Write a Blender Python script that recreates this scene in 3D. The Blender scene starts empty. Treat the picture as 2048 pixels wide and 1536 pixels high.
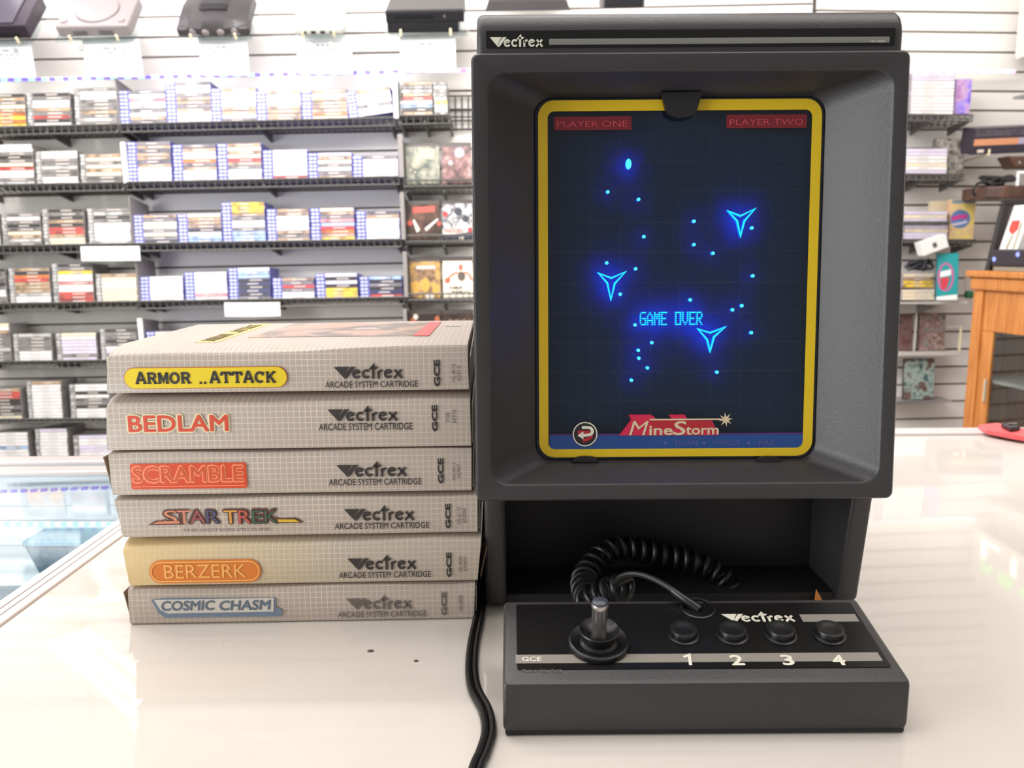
import bpy, bmesh, math, random
from mathutils import Vector, Matrix, Euler

scene = bpy.context.scene
COL = scene.collection
random.seed(7)
R = math.radians
# ------------------------------------------------------------------ camera
F, CH, PITCH, ROLL = 1640.0, 0.24, R(9.3), R(-0.4)
CAM_R = Matrix.Rotation(math.pi / 2 - PITCH, 3, 'X') @ Matrix.Rotation(ROLL, 3, 'Z')
CAM_P = Vector((0, 0, CH))
cam_d = bpy.data.cameras.new('camera')
cam_d.sensor_width = 36.0
cam_d.lens = 36.0 * F / 2048.0
cam_d.clip_start = 0.02
cam_d.dof.use_dof = True
cam_d.dof.focus_distance = 0.49
cam_d.dof.aperture_fstop = 15.0
cam = bpy.data.objects.new('camera', cam_d)
cam.matrix_world = Matrix.Translation(CAM_P) @ CAM_R.to_4x4()
COL.objects.link(cam)
scene.camera = cam
# ------------------------------------------------------------------ world, lights, exposure
world = bpy.data.worlds.new('shop_surroundings')
scene.world = world
world.use_nodes = True
world.node_tree.nodes['Background'].inputs[0].default_value = (1.0, 0.97, 0.95, 1)
world.node_tree.nodes['Background'].inputs[1].default_value = 0.40
scene.view_settings.view_transform = 'Standard'
scene.view_settings.look = 'None'
scene.view_settings.gamma = 1.0
scene.view_settings.exposure = 0.12
scene.view_settings.use_curve_mapping = False


def area(name, loc, target, sx, sy, power, col):
    l = bpy.data.lights.new(name, 'AREA')
    l.shape = 'RECTANGLE'; l.size = sx; l.size_y = sy; l.energy = power; l.color = col
    o = bpy.data.objects.new(name, l)
    o.location = loc
    o.rotation_euler = (Vector(target) - Vector(loc)).to_track_quat('-Z', 'Y').to_euler()
    COL.objects.link(o)
    return o


area('counter_ceiling_light', (0.1, 0.55, 1.66), (0.1, 0.60, 0), 2.4, 1.0, 25, (1.0, 0.968, 0.93))
area('wall_ceiling_light', (-0.4, 2.35, 1.66), (-0.4, 3.3, 0.35), 4.4, 0.5, 45, (1.0, 0.975, 0.97))
area('aisle_fill_light', (-0.95, 1.35, 1.66), (-0.95, 3.4, -0.35), 2.8, 0.5, 92, (1.0, 0.97, 0.96))  # fill lamp added to brighten the wall under the shelves
area('left_front_fill', (-2.7, -0.62, 0.62), (0.1, 0.45, 0.12), 1.8, 1.1, 58, (0.95, 1.0, 0.97))  # soft lamp added for light from the left front, no actual window
area('showcase_fill', (-1.0, 0.20, -0.03), (-1.0, 0.92, -0.12), 1.2, 0.03, 6.0, (0.96, 0.985, 1.0))  # unseen fill added to brighten the inside of the glass case


# ------------------------------------------------------------------ pixel helpers (2048x1536 frame of the survey)
def pdir(x, y):
    return CAM_R @ Vector(((x - 1024) / F, (768 - y) / F, -1))


def on_y(x, y, Y):
    d = pdir(x, y); return CAM_P + d * (Y / d.y)


def on_z(x, y, z):
    d = pdir(x, y); return CAM_P + d * ((z - CH) / d.z)


class Plane:
    def __init__(s, o, u, v):
        s.o = Vector(o); s.U = Vector(u).normalized(); s.V = Vector(v).normalized(); s.N = s.U.cross(s.V).normalized()

    def uv(s, x, y, off=0.0):
        d = pdir(x, y); p = s.o + s.N * off
        q = CAM_P + d * ((p - CAM_P).dot(s.N) / d.dot(s.N)) - s.o
        return (q.dot(s.U), q.dot(s.V))

    def pt(s, u, v, n=0.0):
        return s.o + s.U * u + s.V * v + s.N * n

    def mat(s):
        m = Matrix((s.U, s.V, s.N)).transposed().to_4x4(); m.translation = s.o; return m


# ------------------------------------------------------------------ materials
def lin(c):
    return tuple((v / 12.92 if v <= 0.04045 else ((v + 0.055) / 1.055) ** 2.4) for v in (x / 255.0 for x in c)) + (1.0,)


MATS = {}


def mat(name, rgb=(128, 128, 128), rough=0.5, metal=0.0, emit=None, strength=0.0, var=0.0, vscale=40.0, bump=0.0, bscale=400.0, coat=0.0, spec=0.5, alpha=1.0):
    if name in MATS:
        return MATS[name]
    m = bpy.data.materials.new(name); m.use_nodes = True
    nt = m.node_tree; b = nt.nodes['Principled BSDF']
    b.inputs['Base Color'].default_value = lin(rgb)
    b.inputs['Roughness'].default_value = rough
    b.inputs['Metallic'].default_value = metal
    b.inputs['Specular IOR Level'].default_value = spec
    b.inputs['Coat Weight'].default_value = coat
    b.inputs['Alpha'].default_value = alpha
    if emit:
        b.inputs['Emission Color'].default_value = lin(emit)
        b.inputs['Emission Strength'].default_value = strength
    if var > 0 or bump > 0:
        tc = nt.nodes.new('ShaderNodeTexCoord')
        if var > 0:
            n = nt.nodes.new('ShaderNodeTexNoise'); n.inputs['Scale'].default_value = vscale; n.inputs['Detail'].default_value = 4
            nt.links.new(tc.outputs['Object'], n.inputs['Vector'])
            mx = nt.nodes.new('ShaderNodeMix'); mx.data_type = 'RGBA'
            c = lin(rgb)
            mx.inputs['A'].default_value = tuple(v * (1 - var) for v in c[:3]) + (1,)
            mx.inputs['B'].default_value = tuple(min(1, v * (1 + var)) for v in c[:3]) + (1,)
            nt.links.new(n.outputs['Fac'], mx.inputs['Factor'])
            nt.links.new(mx.outputs['Result'], b.inputs['Base Color'])
        if bump > 0:
            n2 = nt.nodes.new('ShaderNodeTexNoise'); n2.inputs['Scale'].default_value = bscale; n2.inputs['Detail'].default_value = 2
            nt.links.new(tc.outputs['Object'], n2.inputs['Vector'])
            bp = nt.nodes.new('ShaderNodeBump'); bp.inputs['Strength'].default_value = bump; bp.inputs['Distance'].default_value = 0.0006
            nt.links.new(n2.outputs['Fac'], bp.inputs['Height'])
            nt.links.new(bp.outputs['Normal'], b.inputs['Normal'])
    MATS[name] = m
    return m


def spine_mat(name, rgb, rough=0.35, amount=0.55):
    """printed card under clear film: the colour of the print wanders along the card, differently on every card"""
    if name in MATS:
        return MATS[name]
    m = mat(name, rgb, rough)
    nt = m.node_tree; b = nt.nodes['Principled BSDF']
    tc = nt.nodes.new('ShaderNodeTexCoord'); oi = nt.nodes.new('ShaderNodeObjectInfo')
    mul = nt.nodes.new('ShaderNodeMath'); mul.operation = 'MULTIPLY'; mul.inputs[1].default_value = 50
    nt.links.new(oi.outputs['Random'], mul.inputs[0])
    ad = nt.nodes.new('ShaderNodeVectorMath'); ad.operation = 'ADD'
    nt.links.new(tc.outputs['Object'], ad.inputs[0]); nt.links.new(mul.outputs[0], ad.inputs[1])
    n = nt.nodes.new('ShaderNodeTexNoise'); n.inputs['Scale'].default_value = 26; n.inputs['Detail'].default_value = 2
    nt.links.new(ad.outputs[0], n.inputs['Vector'])
    rmp = nt.nodes.new('ShaderNodeValToRGB')
    c = lin(rgb)
    rmp.color_ramp.elements[0].position = 0.38; rmp.color_ramp.elements[1].position = 0.52
    rmp.color_ramp.elements[0].color = tuple(v * (1 - amount) + 0.02 for v in c[:3]) + (1,)
    rmp.color_ramp.elements[1].color = c
    nt.links.new(n.outputs['Fac'], rmp.inputs['Fac'])
    nt.links.new(rmp.outputs['Color'], b.inputs['Base Color'])
    return m


def art_mat(name, cols, scale=30, seed=0.0):
    """a printed picture of soft patches in several colours"""
    if name in MATS:
        return MATS[name]
    m = mat(name, cols[0], 0.3)
    nt = m.node_tree; b = nt.nodes['Principled BSDF']
    tc = nt.nodes.new('ShaderNodeTexCoord')
    ad = nt.nodes.new('ShaderNodeVectorMath'); ad.operation = 'ADD'; ad.inputs[1].default_value = (seed, seed * 1.7, seed * 0.3)
    nt.links.new(tc.outputs['Object'], ad.inputs[0])
    n = nt.nodes.new('ShaderNodeTexNoise'); n.inputs['Scale'].default_value = scale; n.inputs['Detail'].default_value = 3
    nt.links.new(ad.outputs[0], n.inputs['Vector'])
    rmp = nt.nodes.new('ShaderNodeValToRGB'); cr = rmp.color_ramp
    cr.elements[0].position = 0.32; cr.elements[1].position = 0.68
    cr.elements[0].color = lin(cols[0]); cr.elements[1].color = lin(cols[-1])
    for i, c in enumerate(cols[1:-1]):
        e = cr.elements.new(0.32 + 0.36 * (i + 1) / (len(cols) - 1)); e.color = lin(c)
    nt.links.new(n.outputs['Fac'], rmp.inputs['Fac']); nt.links.new(rmp.outputs['Color'], b.inputs['Base Color'])
    return m


def glass_mat(name, tint=(244, 250, 251), ior=1.5):
    """thin clear pane: fresnel mix of a mirror and a tinted see-through sheet"""
    if name in MATS:
        return MATS[name]
    m = bpy.data.materials.new(name); m.use_nodes = True
    nt = m.node_tree; nt.nodes.clear()
    out = nt.nodes.new('ShaderNodeOutputMaterial'); mx = nt.nodes.new('ShaderNodeMixShader')
    fr = nt.nodes.new('ShaderNodeFresnel')
    ge = nt.nodes.new('ShaderNodeNewGeometry'); ex = nt.nodes.new('ShaderNodeMath'); ex.operation = 'MULTIPLY_ADD'; ex.inputs[1].default_value = -2; ex.inputs[2].default_value = 1
    pw = nt.nodes.new('ShaderNodeMath'); pw.operation = 'POWER'; pw.inputs[0].default_value = ior      # the same reflectance entering and leaving the pane
    nt.links.new(ge.outputs['Backfacing'], ex.inputs[0]); nt.links.new(ex.outputs[0], pw.inputs[1]); nt.links.new(pw.outputs[0], fr.inputs['IOR'])
    t = nt.nodes.new('ShaderNodeBsdfTransparent'); t.inputs[0].default_value = lin(tint)
    g = nt.nodes.new('ShaderNodeBsdfGlossy'); g.inputs['Roughness'].default_value = 0.03
    nt.links.new(fr.outputs[0], mx.inputs[0]); nt.links.new(t.outputs[0], mx.inputs[1]); nt.links.new(g.outputs[0], mx.inputs[2])
    nt.links.new(mx.outputs[0], out.inputs[0])
    MATS[name] = m
    return m


def wood_mat(name, a, b_, scale=6.0):
    if name in MATS:
        return MATS[name]
    m = mat(name, a, 0.4)
    nt = m.node_tree; b = nt.nodes['Principled BSDF']
    tc = nt.nodes.new('ShaderNodeTexCoord'); mp = nt.nodes.new('ShaderNodeMapping'); mp.inputs['Scale'].default_value = (14, 14, 1.2)
    nt.links.new(tc.outputs['Object'], mp.inputs[0])
    n = nt.nodes.new('ShaderNodeTexNoise'); n.inputs['Scale'].default_value = scale; n.inputs['Detail'].default_value = 6
    nt.links.new(mp.outputs[0], n.inputs['Vector'])
    rmp = nt.nodes.new('ShaderNodeValToRGB')
    rmp.color_ramp.elements[0].position = 0.3; rmp.color_ramp.elements[1].position = 0.7
    rmp.color_ramp.elements[0].color = lin(a); rmp.color_ramp.elements[1].color = lin(b_)
    nt.links.new(n.outputs['Fac'], rmp.inputs['Fac']); nt.links.new(rmp.outputs['Color'], b.inputs['Base Color'])
    return m


def carton_mat(name, base, line, stain=None):
    """grey printed carton with a fine light square grid, thinned by wear; optional yellow water stain (own shape)"""
    if name in MATS:
        return MATS[name]
    m = mat(name, base, 0.40)
    nt = m.node_tree; b = nt.nodes['Principled BSDF']; L = nt.links

    def math_(op, a=None, bv=None):
        n = nt.nodes.new('ShaderNodeMath'); n.operation = op
        for i, v in enumerate((a, bv)):
            if v is None: continue
            if isinstance(v, (int, float)): n.inputs[i].default_value = v
            else: L.new(v, n.inputs[i])
        return n.outputs[0]
    tc = nt.nodes.new('ShaderNodeTexCoord')
    sp = nt.nodes.new('ShaderNodeSeparateXYZ'); L.new(tc.outputs['Object'], sp.inputs[0])
    sn = nt.nodes.new('ShaderNodeSeparateXYZ'); L.new(tc.outputs['Normal'], sn.inputs[0])
    tot = None
    for ax in range(3):
        f = math_('FRACT', math_('ADD', math_('DIVIDE', sp.outputs[ax], 0.0036), 0.37))
        ln = math_('LESS_THAN', f, 0.17)
        face = math_('LESS_THAN', math_('ABSOLUTE', sn.outputs[ax]), 0.5)
        v = math_('MULTIPLY', ln, face)
        tot = v if tot is None else math_('MAXIMUM', tot, v)
    nz = nt.nodes.new('ShaderNodeTexNoise'); nz.inputs['Scale'].default_value = 25; nz.inputs['Detail'].default_value = 4
    L.new(tc.outputs['Object'], nz.inputs['Vector'])
    wear = math_('MULTIPLY', tot, math_('MULTIPLY', nz.outputs['Fac'], 1.15))
    mx = nt.nodes.new('ShaderNodeMix'); mx.data_type = 'RGBA'
    mx.inputs['A'].default_value = lin(base); mx.inputs['B'].default_value = lin(line)
    L.new(wear, mx.inputs['Factor'])
    col = mx.outputs['Result']
    if stain:
        gx = math_('SUBTRACT', 1.0, math_('DIVIDE', math_('ADD', sp.outputs[0], math_('MULTIPLY', nz.outputs['Fac'], 0.05)), stain[1]))
        cl = nt.nodes.new('ShaderNodeClamp'); L.new(gx, cl.inputs[0])
        m2 = nt.nodes.new('ShaderNodeMix'); m2.data_type = 'RGBA'; m2.inputs['B'].default_value = lin(stain[0])
        L.new(math_('MULTIPLY', cl.outputs[0], 0.9), m2.inputs['Factor']); L.new(col, m2.inputs['A'])
        col = m2.outputs['Result']
    L.new(col, b.inputs['Base Color'])
    return m


# ------------------------------------------------------------------ mesh builder
class MB:
    def __init__(s):
        s.bm = bmesh.new(); s.mi = 0

    def _new(s, verts, faces):
        vs = [s.bm.verts.new(v) for v in verts]; fs = []
        for f in faces:
            try:
                fc = s.bm.faces.new([vs[i] for i in f]); fc.material_index = s.mi; fs.append(fc)
            except ValueError:
                pass
        return vs, fs

    def box(s, x0, x1, y0, y1, z0, z1, bev=0.0, seg=2, M=None):
        v = [(x, y, z) for x in (x0, x1) for y in (y0, y1) for z in (z0, z1)]
        if M is not None: v = [M @ Vector(p) for p in v]
        vs, fs = s._new(v, [(0, 1, 3, 2), (4, 6, 7, 5), (0, 4, 5, 1), (2, 3, 7, 6), (0, 2, 6, 4), (1, 5, 7, 3)])
        if bev > 0:
            r = bmesh.ops.bevel(s.bm, geom=list({e for f in fs for e in f.edges}), offset=bev, segments=seg, profile=0.5, affect='EDGES', clamp_overlap=True)
            for f in r['faces']: f.material_index = s.mi
        return s

    def prism(s, ring0, ring1, bev=0.0, seg=2, caps=True):
        n = len(ring0)
        faces = [(i, (i + 1) % n, n + (i + 1) % n, n + i) for i in range(n)]
        if caps: faces += [tuple(range(n))[::-1], tuple(range(n, 2 * n))]
        vs, fs = s._new(list(ring0) + list(ring1), faces)
        if bev > 0 and caps:
            es = list({e for f in fs[-2:] for e in f.edges})
            r = bmesh.ops.bevel(s.bm, geom=es, offset=bev, segments=seg, profile=0.5, affect='EDGES', clamp_overlap=True)
            for f in r['faces']: f.material_index = s.mi
        return s

    def poly(s, pl, pts, n0=0.0001, t=0.0002):
        """flat print: polygon in plane coordinates with a hair of thickness"""
        a = sum(pts[i][0] * pts[(i + 1) % len(pts)][1] - pts[(i + 1) % len(pts)][0] * pts[i][1] for i in range(len(pts)))
        if a < 0: pts = pts[::-1]
        r0 = [pl.pt(u, v, n0) for u, v in pts]; r1 = [pl.pt(u, v, n0 + t) for u, v in pts]
        return s.prism(r0, r1)

    def ribbon(s, pl, pts, w, n0=0.0001, t=0.0002, closed=False):
        P = [Vector(p) for p in pts]; n = len(P); L = []; Rr = []
        for i in range(n):
            a = P[i - 1] if (i > 0 or closed) else None
            b = P[(i + 1) % n] if (i < n - 1 or closed) else None
            d1 = (P[i] - a).normalized() if a is not None else None
            d2 = (b - P[i]).normalized() if b is not None else None
            d = (d1 + d2) if (d1 is not None and d2 is not None) else (d1 if d1 is not None else d2)
            if d.length < 1e-6: d = d1
            d = d.normalized(); k = 1.0
            if d1 is not None and d2 is not None: k = 1.0 / max(0.45, d.dot(d1))
            nn = Vector((-d.y, d.x)) * (w / 2 * k)
            L.append(P[i] + nn); Rr.append(P[i] - nn)
        m = n if closed else n - 1
        for i in range(m):
            j = (i + 1) % n
            s.poly(pl, [tuple(Rr[i]), tuple(Rr[j]), tuple(L[j]), tuple(L[i])], n0, t)
        return s

    def disc(s, pl, u, v, r, n0=0.0001, t=0.0002, seg=20, ry=None):
        return s.poly(pl, [(u + r * math.cos(2 * math.pi * i / seg), v + (ry or r) * math.sin(2 * math.pi * i / seg)) for i in range(seg)], n0, t)

    def tube(s, pts, r, n=8, caps=True, r_of=None):
        P = [Vector(p) for p in pts]; rings = []
        up = Vector((0, 0, 1)); prev = None
        for i, p in enumerate(P):
            d = (P[min(i + 1, len(P) - 1)] - P[max(i - 1, 0)]).normalized()
            if prev is None:
                a = up if abs(d.dot(up)) < 0.9 else Vector((1, 0, 0))
                x = d.cross(a).normalized()
            else:
                x = (prev - d * prev.dot(d))
                x = x.normalized() if x.length > 1e-6 else d.orthogonal().normalized()
            prev = x; y = d.cross(x).normalized()
            rr = r_of(i / max(1, len(P) - 1)) if r_of else r
            rings.append([s.bm.verts.new(p + (x * math.cos(2 * math.pi * k / n) + y * math.sin(2 * math.pi * k / n)) * rr) for k in range(n)])
        for a, b in zip(rings, rings[1:]):
            for k in range(n):
                f = s.bm.faces.new((a[k], a[(k + 1) % n], b[(k + 1) % n], b[k])); f.material_index = s.mi
        if caps:
            for rg in (rings[0][::-1], rings[-1]):
                f = s.bm.faces.new(rg); f.material_index = s.mi
        return s

    def lathe(s, prof, M, n=32):
        rings = []
        for r, h in prof:
            if r <= 1e-7: rings.append([s.bm.verts.new(M @ Vector((0, 0, h)))])
            else: rings.append([s.bm.verts.new(M @ Vector((r * math.cos(2 * math.pi * k / n), r * math.sin(2 * math.pi * k / n), h))) for k in range(n)])
        for a, b in zip(rings, rings[1:]):
            for k in range(n):
                k2 = (k + 1) % n
                if len(a) == 1 and len(b) == 1: continue
                if len(a) == 1: f = s.bm.faces.new((a[0], b[k], b[k2]))
                elif len(b) == 1: f = s.bm.faces.new((a[k], a[k2], b[0]))
                else: f = s.bm.faces.new((a[k], a[k2], b[k2], b[k]))
                f.material_index = s.mi
        return s

    def mesh(s, name, mats, smooth=False):
        bmesh.ops.recalc_face_normals(s.bm, faces=s.bm.faces[:])
        me = bpy.data.meshes.new(name); s.bm.to_mesh(me); s.bm.free()
        for m in (mats if isinstance(mats, (list, tuple)) else [mats]): me.materials.append(m)
        if smooth:
            me.shade_smooth() if hasattr(me, 'shade_smooth') else None
            for p in me.polygons: p.use_smooth = True
            try: me.set_sharp_from_angle(angle=R(38))
            except Exception: pass
        return me

    def build(s, name, mats, parent=None, smooth=False, M=None):
        o = bpy.data.objects.new(name, s.mesh(name, mats, smooth)); COL.objects.link(o)
        if M is not None: o.matrix_world = M
        if parent is not None:
            o.parent = parent; o.matrix_parent_inverse = WORLD[parent.name].inverted()
        WORLD[o.name] = (M.copy() if M is not None else Matrix.Identity(4))
        return o


WORLD = {}


def thing(name, label, cat, loc=(0, 0, 0), group=None, M=None):
    o = bpy.data.objects.new(name, None); COL.objects.link(o); o.empty_display_size = 0.02
    W = M if M is not None else Matrix.Translation(loc)
    o.matrix_world = W; WORLD[o.name] = W.copy()
    tag(o, label, cat, group)
    return o


def tag(o, label=None, cat=None, group=None, kind=None):
    if label: o['label'] = label
    if cat: o['category'] = cat
    if group: o['group'] = group
    if kind: o['kind'] = kind
    return o


def struct(mb, name, m, label=None, smooth=False, M=None):
    o = mb.build(name, m, smooth=smooth, M=M); o['kind'] = 'structure'
    if label: o['label'] = label; o['category'] = name.split('_')[0]
    return o


# ------------------------------------------------------------------ lettering
def glyph_mesh(s, offset=0.0, shear=0.0):
    cu = bpy.data.curves.new('lettering', 'FONT'); cu.body = s; cu.size = 1.0; cu.shear = shear
    cu.resolution_u = 3; cu.fill_mode = 'FRONT'
    o = bpy.data.objects.new('lettering', cu); COL.objects.link(o)
    dg = bpy.context.evaluated_depsgraph_get()
    me = bpy.data.meshes.new_from_object(o.evaluated_get(dg))
    vs = [v.co.copy() for v in me.vertices]; fs = [tuple(p.vertices) for p in me.polygons]
    bpy.data.objects.remove(o); bpy.data.curves.remove(cu); bpy.data.meshes.remove(me)
    if offset > 0:                                          # heavier weight: the same letters overprinted around a small circle
        V2, F2 = list(vs), list(fs)
        for i in range(8):
            d = Vector((math.cos(i * math.pi / 4), math.sin(i * math.pi / 4), 0)) * offset; d.z = 5e-6 * (i + 1); n = len(V2)
            V2 += [v + d for v in vs]; F2 += [tuple(k + n for k in f) for f in fs]
        return V2, F2
    return vs, fs


def text(mb, pl, s, u0, v0, w, h, n0=0.0002, offset=0.0, shear=0.0, rot=0):
    """lettering fitted into the box (u0, v0, w, h) of a plane; rot=90 runs upwards"""
    vs, fs = glyph_mesh(s, offset, shear)
    if not vs: return mb
    xs = [v.x for v in vs]; ys = [v.y for v in vs]
    x0, x1, y0, y1 = min(xs), max(xs), min(ys), max(ys)
    out = []
    for v in vs:
        a = (v.x - x0) / (x1 - x0); b = (v.y - y0) / max(1e-6, y1 - y0)
        if rot == 90: a, b = 1 - b, a
        out.append(pl.pt(u0 + a * w, v0 + b * h, n0 + v.z))
    mb._new(out, fs)
    return mb


def ptext(mb, pl, s, x0, y0, x1, y1, n0=0.0002, offset=0.0, shear=0.0, rot=0, off=0.0):
    """lettering in the survey-pixel rectangle x0..x1, y0 (top) .. y1 (bottom) on the plane"""
    a = pl.uv(x0, y1, off); b = pl.uv(x1, y1, off); c = pl.uv(x0, y0, off)
    return text(mb, pl, s, a[0], min(a[1], b[1]) * 0.5 + max(a[1], b[1]) * 0.5, b[0] - a[0], c[1] - a[1], n0 + off, offset, shear, rot)


def arc(cx, cy, rx, ry, a0, a1, n=14):
    return [(cx + rx * math.cos(R(a0 + (a1 - a0) * i / n)), cy + ry * math.sin(R(a0 + (a1 - a0) * i / n))) for i in range(n + 1)]


def wordmark(mb, pl, u, v, w, n0=0.0002):
    """the wedge-shaped word mark: solid V, round lower-case letters, arrow-topped t (680 x 155 design units)"""
    k = w / 680.0

    def T(pts): return [(u + x * k, v + y * k) for x, y in pts]

    def P(pts): mb.poly(pl, T(pts), n0)

    def S(pts, wd=23): mb.ribbon(pl, T(pts), wd * k, n0)
    P([(0, 120), (150, 120), (112, 62), (104, 0)]); P([(164, 120), (212, 120), (126, 8), (106, 0), (116, 56)])
    for cx in (222, 536):                                   # e
        S(arc(cx, 48, 34, 36, 20, 330)); S([(cx - 30, 48), (cx + 30, 62)], 16)
    S(arc(318, 48, 34, 36, 40, 320))                        # c
    S([(386, 0), (386, 120)], 26); P([(340, 92), (396, 158), (408, 118), (440, 118), (420, 94)])   # arrow-topped t
    S([(440, 0), (440, 80)], 24); S(arc(468, 46, 26, 34, 170, 60, 6))                             # r
    S([(592, 2), (668, 88)], 24); S([(600, 88), (672, 2)], 24)                                    # x
    return mb


SLAB = {'A': ([[(.08, 0), (.46, 1), (.54, 1), (.92, 0)], [(.24, .36), (.76, .36)]], [(.0, .3), (.7, 1.0)], []),
        'R': ([[(.2, 0), (.2, 1)], [(.2, .93), (.6, .93), (.78, .82), (.78, .62), (.6, .5), (.2, .5)], [(.55, .5), (.82, .0)]], [(.04, .4), (.68, 1.0)], [(.04, .3)]),
        'M': ([[(.14, 0), (.14, 1)], [(.14, 1), (.5, .25), (.86, 1)], [(.86, 0), (.86, 1)]], [(.0, .3), (.7, 1.)], [(.0, .2), (.8, 1.)]),
        'O': ([arc(.5, .5, .38, .43, 0, 360, 20)], [], []),
        'T': ([[(.5, 0), (.5, 1)], [(.04, .93), (.96, .93)], [(.08, .93), (.08, .68)], [(.92, .93), (.92, .68)]], [(.3, .7)], []),
        'C': ([arc(.52, .5, .38, .43, 50, 310, 18), [(.82, .98), (.82, .66)]], [], []),
        'K': ([[(.2, 0), (.2, 1)], [(.85, 1), (.25, .45)], [(.42, .58), (.85, 0)]], [(.04, .38), (.66, 1.0)], [(.04, .38), (.66, 1.0)]),
        '.': ([[(.3, .04), (.5, .04)]], [], [])}


def slab_text(mb, pl, s, u, v, w, h, n0, weight=0.2):
    adv = [0.42 if c in '. ' else 1.06 for c in s]; tot = sum(adv); x = 0
    for c, a in zip(s, adv):
        if c != ' ':
            st, bot, top = SLAB[c]
            cw = w * 1.0 / tot

            def T(pts): return [(u + (x + px) * cw, v + py * h) for px, py in pts]
            for line in st: mb.ribbon(pl, T(line), weight * cw, n0)
            for a0, a1 in bot: mb.ribbon(pl, T([(a0, .05), (a1, .05)]), 0.11 * h, n0)
            for a0, a1 in top: mb.ribbon(pl, T([(a0, .95), (a1, .95)]), 0.11 * h, n0)
        x += a
    return mb


def rrect(x0, x1, y0, y1, r, n=6):
    pts = []
    for cx, cy, a in ((x1 - r, y1 - r, 0), (x0 + r, y1 - r, 90), (x0 + r, y0 + r, 180), (x1 - r, y0 + r, 270)):
        pts += [(cx + r * math.cos(R(a + 90 * i / n)), cy + r * math.sin(R(a + 90 * i / n))) for i in range(n + 1)]
    return pts

# ================================================================== palette
WALL_W = mat('slat_board_white', (236, 231, 226), 0.45, var=0.02, vscale=3)
SLOT = mat('slat_slot_brown', (92, 70, 58), 0.7)
PAINT = mat('wall_paint', (226, 220, 214), 0.7, var=0.02, vscale=2)
CEIL = mat('ceiling_tile', (225, 222, 218), 0.9, var=0.03, vscale=8)
FLOORM = mat('floor_vinyl', (120, 112, 104), 0.4, var=0.12, vscale=5)
LAMINATE = mat('white_counter_laminate', (211, 203, 195), 0.03, var=0.015, vscale=6, spec=0.42)
TRIMW = mat('pale_metal_trim', (222, 212, 210), 0.25, 0.15)
TRIMG = mat('trim_groove', (150, 140, 140), 0.4)
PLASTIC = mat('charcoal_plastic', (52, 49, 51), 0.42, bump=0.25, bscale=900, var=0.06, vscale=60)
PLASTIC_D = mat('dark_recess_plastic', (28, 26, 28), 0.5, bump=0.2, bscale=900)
BLACKGLOSS = mat('black_gloss_plate', (24, 23, 23), 0.26, spec=0.3)
BLACK = mat('black_plastic', (22, 21, 22), 0.35)
STRIPE = mat('grey_print_stripe', (128, 126, 122), 0.4)
STRIPE2 = mat('warm_grey_print_stripe', (142, 134, 126), 0.4)
PRINTW = mat('cream_print', (226, 221, 205), 0.45)
PRINTG = mat('grey_print', (110, 106, 104), 0.5)
CHROME = mat('brushed_chrome', (176, 170, 168), 0.22, 0.9)
CORD = mat('black_cord_rubber', (27, 26, 27), 0.33)
YELLOW = mat('overlay_yellow_print', (226, 190, 20), 0.4)
GLASS = glass_mat('clear_glass')

# ================================================================== the setting
SP = 0.0758
struct(MB().box(-4.0, 2.25, -2.2, 3.75, -1.0, -0.95), 'floor', FLOORM)
struct(MB().box(-4.0, 2.25, -0.3, 3.75, 1.75, 1.8), 'ceiling', CEIL)


def slatwall(name, x0, x1, zref, zmin, zmax, M):
    mb = MB()
    mb.mi = 1; mb.box(x0, x1, 0.010, 0.03, zmin, zmax, M=M)
    mb.mi = 0
    k0 = math.floor((zmin - zref) / SP); k1 = math.ceil((zmax - zref) / SP)
    for k in range(k0, k1):
        mb.box(x0, x1, 0.0, 0.012, zref + k * SP + 0.004, zref + (k + 1) * SP - 0.004, M=M)
    return struct(mb, name, [WALL_W, SLOT])


WT = R(0.71)                                              # the shop wall is not quite level with the counter
ML = Matrix.Translation((-1.5, 3.45, 0)) @ Matrix.Rotation(-WT, 4, 'Y')
slatwall('wall_back', -2.6, 2.715, on_y(300, 115, 3.45).z, -0.9, 1.7, ML)
MR = Matrix.Translation((1.2, 3.45, 0)) @ Matrix.Rotation(R(4), 4, 'Z')
slatwall('wall_back_right', 0.02, 1.0, on_y(1900, 103.6, 3.49).z, -0.9, 1.72, MR)
struct(MB().box(2.16, 2.25, -1.5, 3.7, -0.95, 1.75), 'wall_right', PAINT)

# ------------------------------------------------------------------ white counter
ct = thing('counter', 'white glossy counter top carrying the screen console and the stack of boxes', 'counter', (0.6, 0.6, -0.95))
MB().box(-0.335, 2.10, 0.10, 1.03, -0.035, 0.0, 0.002).build('countertop', LAMINATE, ct)
MB().box(-0.33, 2.08, 0.17, 1.01, -0.95, -0.035).build('counter_body', PAINT, ct)
tr = MB()
tr.box(-0.3585, -0.3355, 0.10, 1.03, -0.04, 0.0012, 0.001)
tr.mi = 1
tr.box(-0.3500, -0.3492, 0.101, 1.029, 0.0010, 0.0016); tr.box(-0.3435, -0.3430, 0.101, 1.029, 0.0010, 0.0016)
o = tr.build('edge_trim', [TRIMW, TRIMG], ct); o['label'] = 'pale metal edging along the glass case'
bk = MB(); bk.box(-0.335, 2.10, 1.0305, 1.062, -0.04, 0.0035, 0.001)
bk.build('back_edging', TRIMW, ct)

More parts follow.
